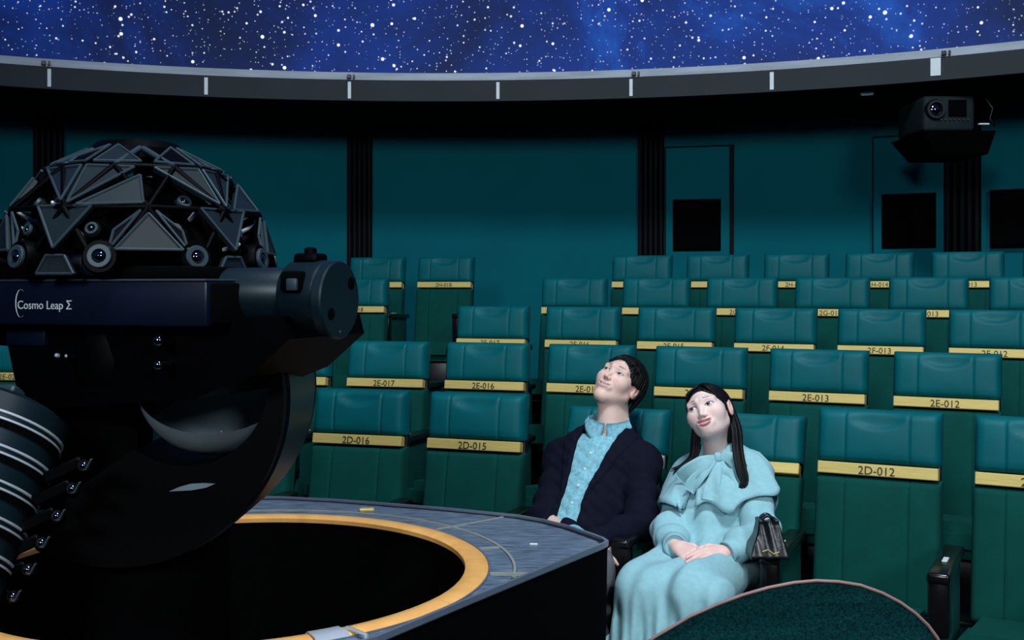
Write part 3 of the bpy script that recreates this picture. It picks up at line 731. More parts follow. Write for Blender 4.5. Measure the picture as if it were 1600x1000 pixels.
# ------------------------------------------------------------------ video projector hanging from the soffit
vp = tag(empty('video_projector', (3.35, 8.25, 2.85)), 'dim grey video projector on a black hanging shelf by the right pillar', 'projector')
x0, x1 = P(1443, 0, 8.0).x, P(1524, 0, 8.0).x; zt, zb = P(0, 149, 8.0).z, P(0, 205, 8.0).z
MB().box(((x0 + x1) / 2, 8.27, (zt + zb) / 2), (x1 - x0, .54, zt - zb), None, .03, 3).build('casing', M['grey_box'], vp, smooth=40)
c = P(1462, 171, 7.99); MB().lathe(c + Vector((0, .03, 0)), (0, -1, 0), [(0, .078), (.03, .076), (.05, .066), (.05, .05), (.03, .045)], 28).build('lens_housing', M['black_plastic'], vp, smooth=40)
MB().lathe(c + Vector((0, -.004, 0)), (0, -1, 0), [(0, .045), (.008, .035), (.012, .001)], 20).build('lens_glass', M['glass'], vp, smooth=50)
MB().box(P(1496, 169, 7.995), (.13, .02, .12), None, .004, 1).build('vent', M['black_matte'], vp)
for i in range(7): MB().box(P(1470 + 7 * i, 187, 7.995), (.012, .02, .012), None, .002, 1).build('control_button', M['strut'], vp)
zs = P(0, 206, 8.0).z
tb = [(x0 - .03, 7.93), (x1 + .12, 7.93), (x1 + .12, 8.6), (x0 - .03, 8.6)]
bb = [(x0 + .10, 8.02), (x1 + .10, 8.02), (x1 + .10, 8.58), (x0 + .10, 8.58)]
MB().add([(x, y, zs) for x, y in tb] + [(x, y, zs - .16) for x, y in bb], [(0, 1, 2, 3), (7, 6, 5, 4)] + [(i, i + 4, (i + 1) % 4 + 4, (i + 1) % 4) for i in range(4)]).build('shelf', M['black_matte'], vp)
for xx in (x0 + .1, x1 + .08): MB().box((xx, 8.5, (Z_SOF + zs) / 2), (.05, .05, Z_SOF - zs - .004), None, .004, 1).build('hanger', M['black_matte'], vp)
q = P(1540, 180, 8.1)
MB().tube([q + Vector((0, 0, .12)), q + Vector((.05, 0, .05)), q + Vector((.02, -.02, -.03)), q + Vector((.07, 0, -.08))], .008, 6).build('cable', M['black_plastic'], vp, smooth=60)
MB().box(P(1537, 194, 7.95), (.075, .03, .012), None, .003, 1).build('cable_clip', M['label_white'], vp)
p, a, d = on_circle(1355, 146, R_RIM + .25)
sl = tag(MB().box((p.x, p.y, Z_SOF - .012), (.10, .04, .026), Matrix.Rotation(-a, 3, 'Z'), .006, 2).box((p.x, p.y, Z_SOF - .028), (.085, .028, .006), Matrix.Rotation(-a, 3, 'Z'), .002, 1).build('soffit_fitting', M['label_white']), 'small pale fitting on the black soffit left of the video projector', 'fitting')
p, a, d = on_circle(76, 182, R_WALL - .08)
tag(MB().lathe(p + Vector((0, .02, 0)), (math.sin(-a), -math.cos(a), 0), [(0, .014), (.03, .014), (.036, .008), (.037, .001)], 14).build('indicator_lamp', mat('red_indicator', srgb(150, 60, 40), .4), smooth=50), 'tiny red indicator lamp on top of the left pillar', 'lamp')

# ------------------------------------------------------------------ rounded chair back in the foreground
fc = tag(empty('lounge_chair', (.58, 2.05, 0)), 'speckled dark green rounded chair back with rose piping in the foreground', 'chair')
D_FC = 2.2
out = [(1001, 1020), (1025, 1000), (1080, 965), (1120, 946), (1160, 930), (1200, 918), (1240, 910), (1275, 907), (1310, 909), (1345, 915), (1380, 928), (1410, 944), (1435, 962), (1456, 982), (1472, 1003), (1482, 1030), (1486, 1070)]
top = [P(x, y, D_FC) for x, y in out]
top = [top[0] + Vector((-.018, 0, -.09))] + top
bl = [Vector((top[0].x, D_FC, .34)), Vector((top[-1].x, D_FC, .34))]
face = [bl[0]] + top + [bl[1]]
nF = len(face); mid = (bl[0].x + bl[1].x) / 2
curve_y = lambda x: D_FC + .28 * ((x - mid) ** 2)                # back wraps gently
fr = [Vector((p.x, curve_y(p.x), p.z)) for p in face]; bk = [Vector((mid + (p.x - mid) * 1.045, curve_y(p.x) + .055, p.z - .030)) for p in face]
# front face in vertical strips so that it follows the curve
vs = fr + bk; fs = [(i, i + nF, (i + 1) % nF + nF, (i + 1) % nF) for i in range(nF)] + [tuple(range(nF)), tuple(range(2 * nF - 1, nF - 1, -1))]
MB().add(vs, fs).build('chair_back', M['chair_cloth'], fc, smooth=25)
MB().tube([p + Vector((0, -.002, 0)) for p in fr[1:-1]], .0035, 8).build('piping', M['piping'], fc, smooth=60)
MB().tube([p + Vector((0, .002, 0)) for p in bk[1:-1]], .0022, 8).build('piping', M['fabric'], fc, smooth=60)
MB().box((.58, 1.93, .39), (.56, .52, .12), None, .04, 3).build('seat', M['chair_cloth'], fc, smooth=40)
for sx in (-.22, .22):
    for sy in (1.74, 2.14): MB().cyl((.58 + sx, sy, 0), (.58 + sx * .92, sy, .34), .016, .02, 12).build('leg', M['black_plastic'], fc, smooth=40)
# ------------------------------------------------------------------ implicit-surface helpers for people and soft things
V3 = lambda *a: np.array(a, dtype=np.float64)
def nrm(v): v = np.asarray(v, float); return v / np.linalg.norm(v)
def PN(px, py, d): return np.array(P(px, py, d)[:])
def smin(a, b, k):
    h = np.clip(0.5 + 0.5 * (b - a) / k, 0, 1); return b + (a - b) * h - k * h * (1 - h)
def smax(a, b, k): return -smin(-a, -b, k)
def sph(p, c, r): return np.linalg.norm(p - np.asarray(c), axis=1) - r
def ell(p, c, r, Mx=None):
    q = p - np.asarray(c)
    if Mx is not None: q = q @ Mx
    r = np.asarray(r); k0 = np.linalg.norm(q / r, axis=1); k1 = np.linalg.norm(q / (r * r), axis=1)
    return k0 * (k0 - 1) / np.maximum(k1, 1e-9)
def cap(p, a, b, r0, r1=None):
    r1 = r0 if r1 is None else r1
    a, b = np.asarray(a, float), np.asarray(b, float); ab = b - a
    t = np.clip((p - a) @ ab / (ab @ ab), 0, 1)
    return np.linalg.norm(p - a - t[:, None] * ab, axis=1) - (r0 + (r1 - r0) * t)
def chain(p, pts, rs, k=0.02):
    d = None
    for i in range(len(pts) - 1):
        e = cap(p, pts[i], pts[i + 1], rs[i], rs[i + 1]); d = e if d is None else smin(d, e, k)
    return d
def polygonise(fn, lo, hi, h):
    """surface nets; only blocks near the surface are sampled finely"""
    B = 4; lo = np.asarray(lo, float); n = (np.ceil((np.asarray(hi) - lo) / (h * B)).astype(int) + 1)
    ax = [lo[i] + (np.arange(n[i]) * B + (B - 1) / 2) * h for i in range(3)]
    G = np.stack(np.meshgrid(*ax, indexing='ij'), -1).reshape(-1, 3)
    fc_ = fn(G).reshape(n)
    F = np.repeat(np.repeat(np.repeat(fc_, B, 0), B, 1), B, 2).astype(np.float64)
    act = np.argwhere(np.abs(fc_) < B * h * 0.87 * 1.7 + h)
    o = np.stack(np.meshgrid(*[np.arange(B)] * 3, indexing='ij'), -1).reshape(-1, 3)
    ids = (act[:, None, :] * B + o[None]).reshape(-1, 3)
    for s in range(0, len(ids), 400000):
        I = ids[s:s + 400000]; F[I[:, 0], I[:, 1], I[:, 2]] = fn(lo + I * h)
    S_ = F < 0; nx, ny, nz = F.shape
    c = np.zeros((nx - 1, ny - 1, nz - 1), np.int8)
    for dx in (0, 1):
        for dy in (0, 1):
            for dz in (0, 1): c += S_[dx:nx - 1 + dx, dy:ny - 1 + dy, dz:nz - 1 + dz]
    cells = np.argwhere((c > 0) & (c < 8)); idx = -np.ones(c.shape, np.int64); idx[tuple(cells.T)] = np.arange(len(cells))
    acc = np.zeros((len(cells), 3)); cnt = np.zeros(len(cells))
    cor = [(0, 0, 0), (1, 0, 0), (0, 1, 0), (1, 1, 0), (0, 0, 1), (1, 0, 1), (0, 1, 1), (1, 1, 1)]
    for a in range(8):
        for b in range(a + 1, 8):
            if sum(abs(cor[a][i] - cor[b][i]) for i in range(3)) != 1: continue
            A = cells + cor[a]; Bq = cells + cor[b]
            fa = F[tuple(A.T)]; fb = F[tuple(Bq.T)]; m = (fa < 0) != (fb < 0)
            t = np.where(m, fa / np.where(m, fa - fb, 1), 0)
            acc += np.where(m[:, None], A + t[:, None] * (Bq - A), 0); cnt += m
    verts = lo + acc / cnt[:, None] * h
    faces = []
    for axis in range(3):
        u, v = [(1, 2), (2, 0), (0, 1)][axis]
        sl0 = [slice(None)] * 3; sl1 = [slice(None)] * 3; sl0[axis] = slice(0, -1); sl1[axis] = slice(1, None)
        s0, s1 = S_[tuple(sl0)], S_[tuple(sl1)]
        E_ = np.argwhere(s0 != s1); E_ = E_[(E_[:, u] > 0) & (E_[:, v] > 0) & (E_[:, u] < F.shape[u] - 1) & (E_[:, v] < F.shape[v] - 1)]
        if not len(E_): continue
        du = np.zeros(3, int); du[u] = 1; dv = np.zeros(3, int); dv[v] = 1
        q = np.stack([idx[tuple((E_ - du - dv).T)], idx[tuple((E_ - dv).T)], idx[tuple(E_.T)], idx[tuple((E_ - du).T)]], 1)
        inside = s0[tuple(E_.T)]; q[~inside] = q[~inside][:, ::-1]; faces.append(q)
    return verts, np.concatenate(faces)
def np_object(name, pieces, m, parent, colors=None, smooth=True):
    """pieces: list of (verts, faces) joined into one mesh object"""
    vs = []; fs = []; k = 0
    for v, f in pieces:
        vs.append(np.asarray(v)); fs += [tuple(int(i) + k for i in q) for q in f]; k += len(v)
    v = np.concatenate(vs); o = np.array(parent.location[:]) if parent is not None else 0
    me = bpy.data.meshes.new(name); me.from_pydata((v - o).tolist(), [], fs); me.materials.append(m)
    if smooth: me.polygons.foreach_set('use_smooth', [True] * len(me.polygons))
    if colors is not None:
        at_ = me.color_attributes.new('tint', 'FLOAT_COLOR', 'POINT')
        c = np.concatenate([np.asarray(colors), np.ones((len(v), 1))], 1).astype(np.float32); at_.data.foreach_set('color', c.ravel())
    me.update(); return link(name, me, parent)
def strip(path, widths, normals, th=0.004, ruffle=None):
    """ribbon of cloth with thickness along a path; widths along the given side vectors"""
    vs = []; n = len(path); m = 7
    path = [np.asarray(p, float) for p in path]
    for i, p in enumerate(path):
        t = nrm(path[min(i + 1, n - 1)] - path[max(i - 1, 0)]); nn = nrm(np.asarray(normals[i], float)); s = nrm(np.cross(t, nn)); nn = np.cross(s, t)
        for side in (1, -1):
            for j in range(m):
                u = (j / (m - 1) - .5) * 2
                vs.append(p + s * u * widths[i] / 2 + nn * (side * th / 2 * (1 - .5 * u * u) + (ruffle(i / (n - 1), u) if ruffle else 0)))
    fs = []
    for i in range(n - 1):
        a, b = i * 2 * m, (i + 1) * 2 * m
        for j in range(m - 1):
            fs.append((a + j, a + j + 1, b + j + 1, b + j)); fs.append((a + m + j + 1, a + m + j, b + m + j, b + m + j + 1))
        fs.append((a, b, b + m, a + m)); fs.append((a + m - 1, a + 2 * m - 1, b + 2 * m - 1, b + m - 1))
    for a in (0, (n - 1) * 2 * m):
        for j in range(m - 1): fs.append((a + j, a + m + j, a + m + j + 1, a + j + 1))
    return np.array(vs), fs
def bez(pts, n=16):
    """Catmull-Rom through points"""
    pts = [np.asarray(p, float) for p in pts]; P_ = [2 * pts[0] - pts[1]] + pts + [2 * pts[-1] - pts[-2]]; out = []
    for i in range(1, len(P_) - 2):
        for t in np.linspace(0, 1, n, endpoint=False):
            a, b, c, d = P_[i - 1], P_[i], P_[i + 1], P_[i + 2]
            out.append(.5 * ((2 * b) + (c - a) * t + (2 * a - 5 * b + 4 * c - d) * t * t + (3 * b - a - 3 * c + d) * t ** 3))
    out.append(pts[-1]); return out
def lock(pts, r, n=6, seg=7):
    p = bez(pts, seg); rs = [r * (1 - .85 * (i / (len(p) - 1)) ** 2) for i in range(len(p))]
    mb = MB().tube(p, rs, n); return np.array(mb.v), mb.f
def frame_head(theta, psi, rho):
    th, ps, ro = R(theta), R(psi), R(rho)
    F = V3(-math.cos(th) * math.sin(ps), -math.cos(th) * math.cos(ps), math.sin(th))
    U = V3(math.sin(th) * math.sin(ps), math.sin(th) * math.cos(ps), math.cos(th)); X = V3(math.cos(ps), -math.sin(ps), 0)
    U2 = math.cos(ro) * U + math.sin(ro) * X; X2 = math.cos(ro) * X - math.sin(ro) * U
    return np.stack([X2, F, U2], 1)                         # columns: image-right side, forward, up
def face_sdf(q, fem):
    """head in its own frame: x to image right, y forward, z up; origin between the ears at eye height"""
    ax_ = q.copy(); ax_[:, 0] = np.abs(ax_[:, 0])
    jw = .036 if fem else .045; ch = -.084 if fem else -.104
    d = ell(q, (0, -.016, .022), (.072, .094, .074)) if fem else ell(q, (0, -.016, .028), (.074, .095, .080))
    d = smin(d, ell(q, (0, .026, -.028), (.062 if fem else .064, .064, .082)), .03)
    d = smin(d, cap(ax_, (jw + .008, .004, -.055), (.010, .060, ch), .019 if fem else .022, .016 if fem else .019), .03)
    d = smin(d, sph(q, (0, .068, ch + .002), .016 if fem else .019), .022)
    d = smin(d, sph(ax_, (.040, .052, -.026), .027), .025)
    d = smin(d, cap(ax_, (.012, .082, .020), (.042, .070, .020), .011), .018)
    d = smax(d, -sph(ax_, (.032, .102, .001), .0185), .014)
    d = smin(d, sph(ax_, (.0315, .0735, .000), .0135), .004)                     # lid bulge and eyeball
    d = smin(d, cap(q, (0, .0785, .010), (0, .101 if fem else .105, -.034), .0070, .0085), .013)
    d = smin(d, sph(q, (0, .0735, .021), .012), .02)
    d = smin(d, sph(ax_, (.0100, .093 if fem else .095, -.037), .0068), .008)
    d = smin(d, ell(ax_, (.0, .080, -.066), (.030, .0135, .016)), .014)
    mz = .003 if fem else 0.0; q = q - V3(0, 0, mz) if fem else q; ax_ = ax_ - V3(0, 0, mz) if fem else ax_
    smile = lambda x: .26 * x * x / .026                                          # corners up
    zz = q[:, 2] - smile(np.abs(q[:, 0]) * 1.0) * 1.0
    qs = q.copy(); qs[:, 2] = zz
    d = smin(d, ell(qs, (0, .0865, -.0600), (.026, .0080, .0042)), .005)
    d = smin(d, ell(qs, (0, .0855, -.0738), (.023, .0085, .0050)), .005)
    slit = np.maximum(np.maximum(np.abs(zz + .0668) - .0034 * np.clip(1 - (q[:, 0] / .025) ** 2, 0, 1), np.abs(q[:, 0]) - .024), .0845 - q[:, 1] - .18 * np.abs(q[:, 0]))
    d = smax(d, -slit, .003)
    ear = ell(ax_, (.0775, -.012, -.010), (.0085, .018, .031)); ear = smax(ear, -ell(ax_, (.086, -.006, -.006), (.006, .010, .018)), .004)
    d = smin(d, ear, .006)
    return d
SKIN_M, SKIN_F = srgb(238, 198, 184), srgb(246, 214, 206)
def paint_face(q, fem, gaze):
    col = np.tile(np.array(SKIN_F if fem else SKIN_M), (len(q), 1)); x, y, z = q.T; axx = np.abs(x)
    fr = y > .045
    def put(m, c, w=1.0): col[m] = col[m] * (1 - w) + np.array(c) * w
    # cheeks and ears a little redder
    ck = np.exp(-(((axx - .040) / .018) ** 2 + ((z + .034) / .016) ** 2)) * (y > .03) * (.28 if fem else .15)
    col[:] = col * (1 - ck[:, None]) + np.array(srgb(226, 140, 136)) * ck[:, None]
    put((axx > .071) & (z < .03) & (z > -.045), srgb(232, 168, 156), .5)
    zc = z - (.003 if fem else 0) - .26 * x * x / .026
    v1 = ((zc + .0605) / .0056) ** 2 + (axx / .0262) ** 2; v2 = ((zc + .0738) / .0064) ** 2 + (axx / .0238) ** 2
    lw = np.clip((1.1 - np.minimum(v1, v2)) / .35, 0, 1) * fr * (.92 if fem else .7)
    col[:] = col * (1 - lw[:, None]) + np.array(srgb(176, 48, 66) if fem else srgb(214, 146, 138)) * lw[:, None]
    gap = fr & (np.abs(zc + .0668) < .0044 * np.clip(1 - (x / .0220) ** 2, 0, 1)) & (axx < .0195)
    put(gap, srgb(242, 238, 234)); put(gap & (zc < -.0698), srgb(120, 40, 48), .5)
    put(fr & (np.abs(zc + .0665) < .0016) & (axx > .0195) & (axx < .026), srgb(110, 50, 50), .7)
    # brows
    bz = .0258 + .0012 * (axx - .02) / .02 - .0035 * np.clip((axx - .034) / .015, 0, 2) ** 2
    put(fr & (axx > .015) & (axx < .050) & (np.abs(z - bz) < (.0021 if fem else .0030) * np.clip((.053 - axx) / .022, .3, 1)), srgb(58, 42, 40), .75)
    # eyes: almond, iris with a painted white catchlight, lash line
    ex = (axx - .0318) / .0152; hz = np.clip(1 - ex * ex, 0, 1)
    up_, lo_ = (.0072 if fem else .0060) * hz ** .6, (-.0054 if fem else -.0044) * hz ** .8
    ez = z - .0005 - .0012 * ex
    eye = fr & (np.abs(ex) < 1) & (ez < up_) & (ez > lo_)
    put(eye, srgb(226, 220, 220) if fem else srgb(206, 196, 194))
    sx = np.sign(x); ix = x - sx * .0318 - gaze[0]; iz = ez - gaze[1]
    put(eye & (ix ** 2 + iz ** 2 < .0070 ** 2), srgb(30, 18, 16)); put(eye & ((ix - .0018) ** 2 + (iz - .0022) ** 2 < .0013 ** 2), (1, 1, 1))
    put(fr & (np.abs(ex) < 1.10) & (np.abs(ez - up_) < (.0022 if fem else .0016)), srgb(26, 18, 18), .92)
    put(fr & (np.abs(ex) < 1.0) & (np.abs(ez - lo_) < .0008), srgb(120, 76, 70), .6)
    put(fr & (axx > .004) & (axx < .0105) & (np.abs(z + .0435) < .0016) & (y > .088) & (axx < .009), srgb(140, 80, 74), .6)
    return col
def hand_sdf(p, wrist, D, N, thumb, k=1.08, curl=(8, 20, 18), spread=.10, fing=(1, 1.08, 1.0, .82)):
    """wrist point, finger direction D, back-of-hand normal N, thumb side vector"""
    D = nrm(D); N = nrm(np.asarray(N, float) - D * np.dot(N, D)); T = nrm(np.cross(D, N)); T = T if np.dot(T, thumb) > 0 else -T
    w = np.asarray(wrist, float); d = cap(p, w - D * .04 * k, w + D * .012 * k, .023 * k, .024 * k)
    for i, off in enumerate((.028, .010, -.009, -.027)):
        kn = w + (D * (.082 - abs(off - .010) * .25) + T * off + N * (.004 - abs(off) * .1)) * k
        d = smin(d, cap(p, w + (D * .012 + T * off * .55) * k, kn, .0150 * k, .0120 * k), .012 * k)
    out = d
    for i, off in enumerate((.028, .010, -.009, -.027)):
        kn = w + (D * (.082 - abs(off - .010) * .25) + T * off + N * (.004 - abs(off) * .1)) * k
        dirv = nrm(D + T * off * spread * 20 * .1); ang = 0; q = kn; e = None; rr = .0097 * k * (1 if i < 3 else .88)
        for s_, (L_, c_) in enumerate(zip((.042, .026, .021), curl)):
            ang += R(c_); dd = dirv * math.cos(ang) - N * math.sin(ang); q2 = q + dd * L_ * fing[i] * k
            g_ = cap(p, q, q2, rr * (1 - .1 * s_), rr * (.92 - .1 * s_)); e = g_ if e is None else np.minimum(e, g_); q = q2
        out = smin(out, e, .004 * k)
    th = [w + (D * .018 + T * .022) * k, w + (D * .050 + T * .044 - N * .008) * k, w + (D * .082 + T * .046 - N * .014) * k, w + (D * .105 + T * .040 - N * .018) * k]
    return smin(out, chain(p, th, [.014 * k, .0115 * k, .0105 * k, .008 * k], .008), .008 * k)
SKIN = attr_mat('skin', .5, .35, .12)
HAIRM = mat('black_hair', srgb(10, 8, 9), .55, var=.3, scale=45, stretch=(1, 1, .15), spec=.25)

# ------------------------------------------------------------------ the man
man = tag(empty('person', (.20, 4.35, 0)), 'person in a navy blazer and light blue shirt leaning back, gazing up', 'person')
k = 1.10
HM = frame_head(35, 28, 20)
eye_mid = PN(958, 580, 4.68); hc = eye_mid - HM[:, 1] * .084 * k
neck_b = PN(952, 684, 4.70)                                  # pit of the neck, inside the collar
nb_back = neck_b + V3(.03, .05, .0)
shL, shR = PN(881, 716, 4.76), PN(1002, 724, 4.58)            # image-left and image-right shoulder joints
pel = PN(897, 862, 4.52)
eL, eR = PN(850, 812, 4.52), PN(1002, 818, 4.36)
hL, hR = PN(897, 842, 4.24), PN(928, 850, 4.17)
to_head = lambda p: (p - hc) @ HM / k
def man_head(p):
    q = to_head(p); d = face_sdf(q, False) * k
    jb = hc + HM @ V3(0, -.018, -.062) * k; jf = hc + HM @ V3(0, .012, -.070) * k
    d = smin(d, cap(p, jb, nb_back, .056 * k, .060 * k), .022)
    d = smin(d, cap(p, jf, neck_b + V3(0, 0, -.01), .044 * k, .050 * k), .022)
    return d
hv, hf = polygonise(man_head, hc - .26, hc + V3(.2, .2, .2), .0017)
hcol = paint_face(to_head(hv), False, (-.002, .0016))
def hands_m(p): return np.minimum(hand_sdf(p, hL + V3(.03, -.02, 0), V3(.8, -.5, -.15), V3(.0, -.4, .9), V3(.2, -.8, .2)), hand_sdf(p, hR + V3(-.02, -.02, 0), V3(-.85, -.35, -.15), V3(0, -.4, .9), V3(-.2, -.8, .2)))
kv, kf = polygonise(hands_m, np.minimum(hL, hR) - .22, np.maximum(hL, hR) + .22, .004)
def torso_frame(sl, sr, pe, ne):
    U = nrm(ne - pe); X = nrm((sr - sl) - U * np.dot(sr - sl, U)); return np.stack([X, np.cross(X, U), U], 1), np.linalg.norm(ne - pe)
TM, TL = torso_frame(shL, shR, pel, (shL + shR) / 2 * .5 + neck_b * .5)
def torso_m(p, g=0.0):
    q = (p - pel) @ TM
    d = ell(q, (0, -.01, TL * .66), (.185 + g, .125 + g, .27 + g))
    d = smin(d, ell(q, (0, .0, TL * .20), (.170 + g, .130 + g, .24 + g)), .08)
    d = smin(d, cap(p, shL, shR, .070 + g), .07)
    return smin(d, cap(p, (shL + shR) / 2 + V3(0, .02, .0), nb_back, .085 + g, .058 + g * .6), .05)
knL, knR = PN(858, 905, 4.12), PN(926, 893, 4.00)
anL, anR = knL + V3(.0, .06, -.43), knR + V3(.0, .08, -.43)
def legs_m(p, g=0.0):
    d = smin(chain(p, [pel + V3(-.08, .02, -.02), knL, anL], [.105 + g, .068 + g, .050 + g], .05), chain(p, [pel + V3(.10, -.03, -.02), knR, anR], [.105 + g, .068 + g, .050 + g], .05), .03)
    return smin(d, ell(p, pel, (.17 + g, .15 + g, .13 + g)), .06)
def under_m(p): return smin(smin(torso_m(p, -.012), legs_m(p, -.014), .05), smin(chain(p, [shL, eL, hL], [.05, .04, .028]), chain(p, [shR, eR, hR], [.05, .04, .028]), .01), .03)
lo = np.minimum.reduce([shL, knL, anL, hL, pel]) - .2; hi = np.maximum.reduce([shR, pel, neck_b, eR]) + .25
uv, uf = polygonise(under_m, lo, hi, .010)
ucol = np.tile(np.array(SKIN_M), (len(uv), 1)); kcol = np.tile(np.array(SKIN_M), (len(kv), 1))
np_object('body', [(hv, hf), (kv, kf), (uv, uf)], SKIN, man, np.concatenate([hcol, kcol, ucol]))
# hair
def man_hair(p):
    q = to_head(p); x, y, z = q.T
    az = np.arctan2(x, y + .02)
    d = ell(q, (0, -.024, .030), (.087, .108, .091)) + .0012 * np.sin(az * 46 + 6 * np.sin(z * 60)) * np.clip((.13 - z) / .06, 0, 1) + .0008 * np.sin(x * 330 + z * 90)
    op = np.maximum((np.sqrt((x / .066) ** 2 + ((z + .035) / .098) ** 2) - 1) * .066, .030 - y)
    d = smax(d, -op, .006)
    d = smax(d, -(z + .042 + np.clip(-y, 0, .1) * .55 - .018 * (y > .02)), .010)
    d = smax(d, -(sph(np.c_[np.abs(x), y, z], (.083, .000, -.022), .030)), .006)
    return d * k
mhv, mhf = polygonise(man_hair, hc - .22, hc + .24, .0032)
rnd = random.Random(5); locks = []
for i in range(80):
    u = rnd.uniform(-1, 1)
    r0 = V3(u * .060, .030 + rnd.uniform(-.02, .01), .105 - .03 * u * u); r1 = V3(u * .066 + .010, .068 - .02 * u * u, .088 - .03 * u * u); r2 = V3(u * .068 + rnd.uniform(-.004, .016), .082 - .03 * u * u, .060 + rnd.uniform(-.008, .012) - .018 * u * u)
    locks.append(lock([hc + HM @ a * k for a in (r0, r1, r2)], .0032 * k))
for i in range(110):
    az = rnd.uniform(.9, 5.4); y0 = math.cos(az); x0_ = math.sin(az)
    r0 = V3(x0_ * .080, -.02 + y0 * .102, .06); r1 = V3(x0_ * .089, -.022 + y0 * .110, .015); r2 = V3(x0_ * .083, -.02 + y0 * .105, -.03 + rnd.uniform(-.02, .015) - .03 * (y0 < -.2))
    if y0 > .0 and abs(x0_) > .6: r2[2] = .0
    locks.append(lock([hc + HM @ a * k for a in (r0, r1, r2)], .0042 * k))
np_object('hair', [(mhv, mhf)] + locks, HAIRM, man)
# shirt, jacket, trousers, shoes
SHIRT = mat('pale_blue_denim_shirt', srgb(132, 188, 202), .8, var=.22, scale=70, bump=.3, bscale=260, spec=.2)
NAVY = mat('navy_blazer_wool', srgb(9, 12, 30), .85, var=.15, scale=40, bump=.2, bscale=600, spec=.15)
GREYT = mat('pale_grey_trousers', srgb(104, 106, 110), .85, var=.12, scale=40, bump=.2, bscale=500)
def wr(q, a): return a * (np.sin(q[:, 2] * 95 + q[:, 0] * 26) * np.cos(q[:, 0] * 40 + q[:, 2] * 30))
def shirt_f(p):
    q = (p - pel) @ TM; d = torso_m(p, .004) + wr(q, .0025)
    x, y, z = q.T
    d = d - .0022 * (np.abs(x) < .014) * (y > 0)
    return smax(d, z - (TL + .035), .01)
sv, sf = polygonise(shirt_f, np.minimum(shL, pel) - .26, np.maximum(shR, neck_b) + .22, .0055)
np_object('shirt', [(sv, sf)], SHIRT, man)
def jacket_f(p):
    q = (p - pel) @ TM; x, y, z = q.T
    t = z / TL
    w = .050 + .036 * np.clip((t - .5) / .5, 0, 1.1); x0 = -.004 + .0 * t
    lap = np.clip((t - .30) / .75, 0, 1)
    lapel = (np.abs(x - x0) < w + .07 * lap) & (y > 0) & (t > .30) & ~((np.abs(t - .80) < .035) & (np.abs(x - x0) > w + .05))
    g = .020 + .007 * lapel
    body = torso_m(p, .0) - g + wr(q, .003)
    body = smax(body, -(z + .10), .02)
    fold = lambda a, b: .006 * np.sin((p - a) @ nrm(b - a) * 70)
    sl = smin(chain(p, [shL, eL, hL], [.068, .066, .052], .03) + fold(shL, eL), chain(p, [shR, eR, hR], [.070, .068, .050], .03) + fold(shR, eR), .01)
    d = smin(body, sl, .035)
    open_ = np.maximum(np.abs(x - x0) - w, -y + .0); open_ = np.maximum(open_, -(body + .09))
    d = smax(d, -open_, .006)
    d = smax(d, -(cap(p, nb_back + V3(0, 0, -.02), hc, .070, .075)), .008)          # room for the collar and neck
    return d
jv, jf_ = polygonise(jacket_f, np.minimum.reduce([shL, eL, pel, hR, hL]) - .20, np.maximum.reduce([shR, eR, neck_b]) + .20, .0055)
np_object('jacket', [(jv, jf_)], NAVY, man)
# shirt collar: a band round the neck and two pointed wings
cp = []
nx = nrm(hc - nb_back)
cc_m = (PN(948, 664, 4.69) + V3(.012, .012, 0))
e1 = nrm(V3(1, 0, 0) - nx * nx[0]); e2 = np.cross(e1, nx); e2 = e2 if e2[1] < 0 else -e2
def cring(a, r, h_):
    a = a - .30; return cc_m + (e1 * math.sin(a) + e2 * math.cos(a)) * r + nx * h_
aa_ = np.linspace(.06, 2 * math.pi - .06, 40)
cp.append(strip([cring(a, .082, -.006 + .012 * (1 - math.cos(a))) for a in aa_], [.046] * 40, [cring(a, 1, 0) - cc_m for a in aa_], .006))
for s_ in (-1, 1):
    rows_ = []
    for t in np.linspace(0, 1, 12):                          # from the front opening round to the side
        a = s_ * (.05 + 1.3 * t)
        up_e = cring(a, .084 + .004 * t, .012 + .022 * t); ln = .070 * (1 - t) ** 1.0 + .030
        lo_e = up_e - nx * ln + (cring(a, 1, 0) - cc_m) * (.018) + e1 * s_ * .018 * (1 - t)
        rows_.append((up_e, lo_e))
    vs_ = []; m_ = 6
    for u_, l_ in rows_:
        o_ = nrm(cring(0, 1, 0) - cc_m)
        for q_ in np.linspace(0, 1, m_): vs_.append(u_ + (l_ - u_) * q_)
    n_ = len(vs_); cen_ = cc_m - nx * .03; inn = [v - nrm(v - cen_) * .005 for v in vs_]; fs_ = []
    for i_ in range(11):
        for j_ in range(m_ - 1):
            b_ = i_ * m_ + j_; fs_.append((b_, b_ + m_, b_ + m_ + 1, b_ + 1)); fs_.append((n_ + b_ + 1, n_ + b_ + m_ + 1, n_ + b_ + m_, n_ + b_))
        for e_ in (0, m_ - 1): fs_.append((i_ * m_ + e_, (i_ + 1) * m_ + e_, n_ + (i_ + 1) * m_ + e_, n_ + i_ * m_ + e_))
    for j_ in range(m_ - 1):
        for r_ in (0, 11): fs_.append((r_ * m_ + j_, r_ * m_ + j_ + 1, n_ + r_ * m_ + j_ + 1, n_ + r_ * m_ + j_))
    cp.append((np.array(vs_ + inn), fs_))
np_object('shirt_collar', cp, SHIRT, man)
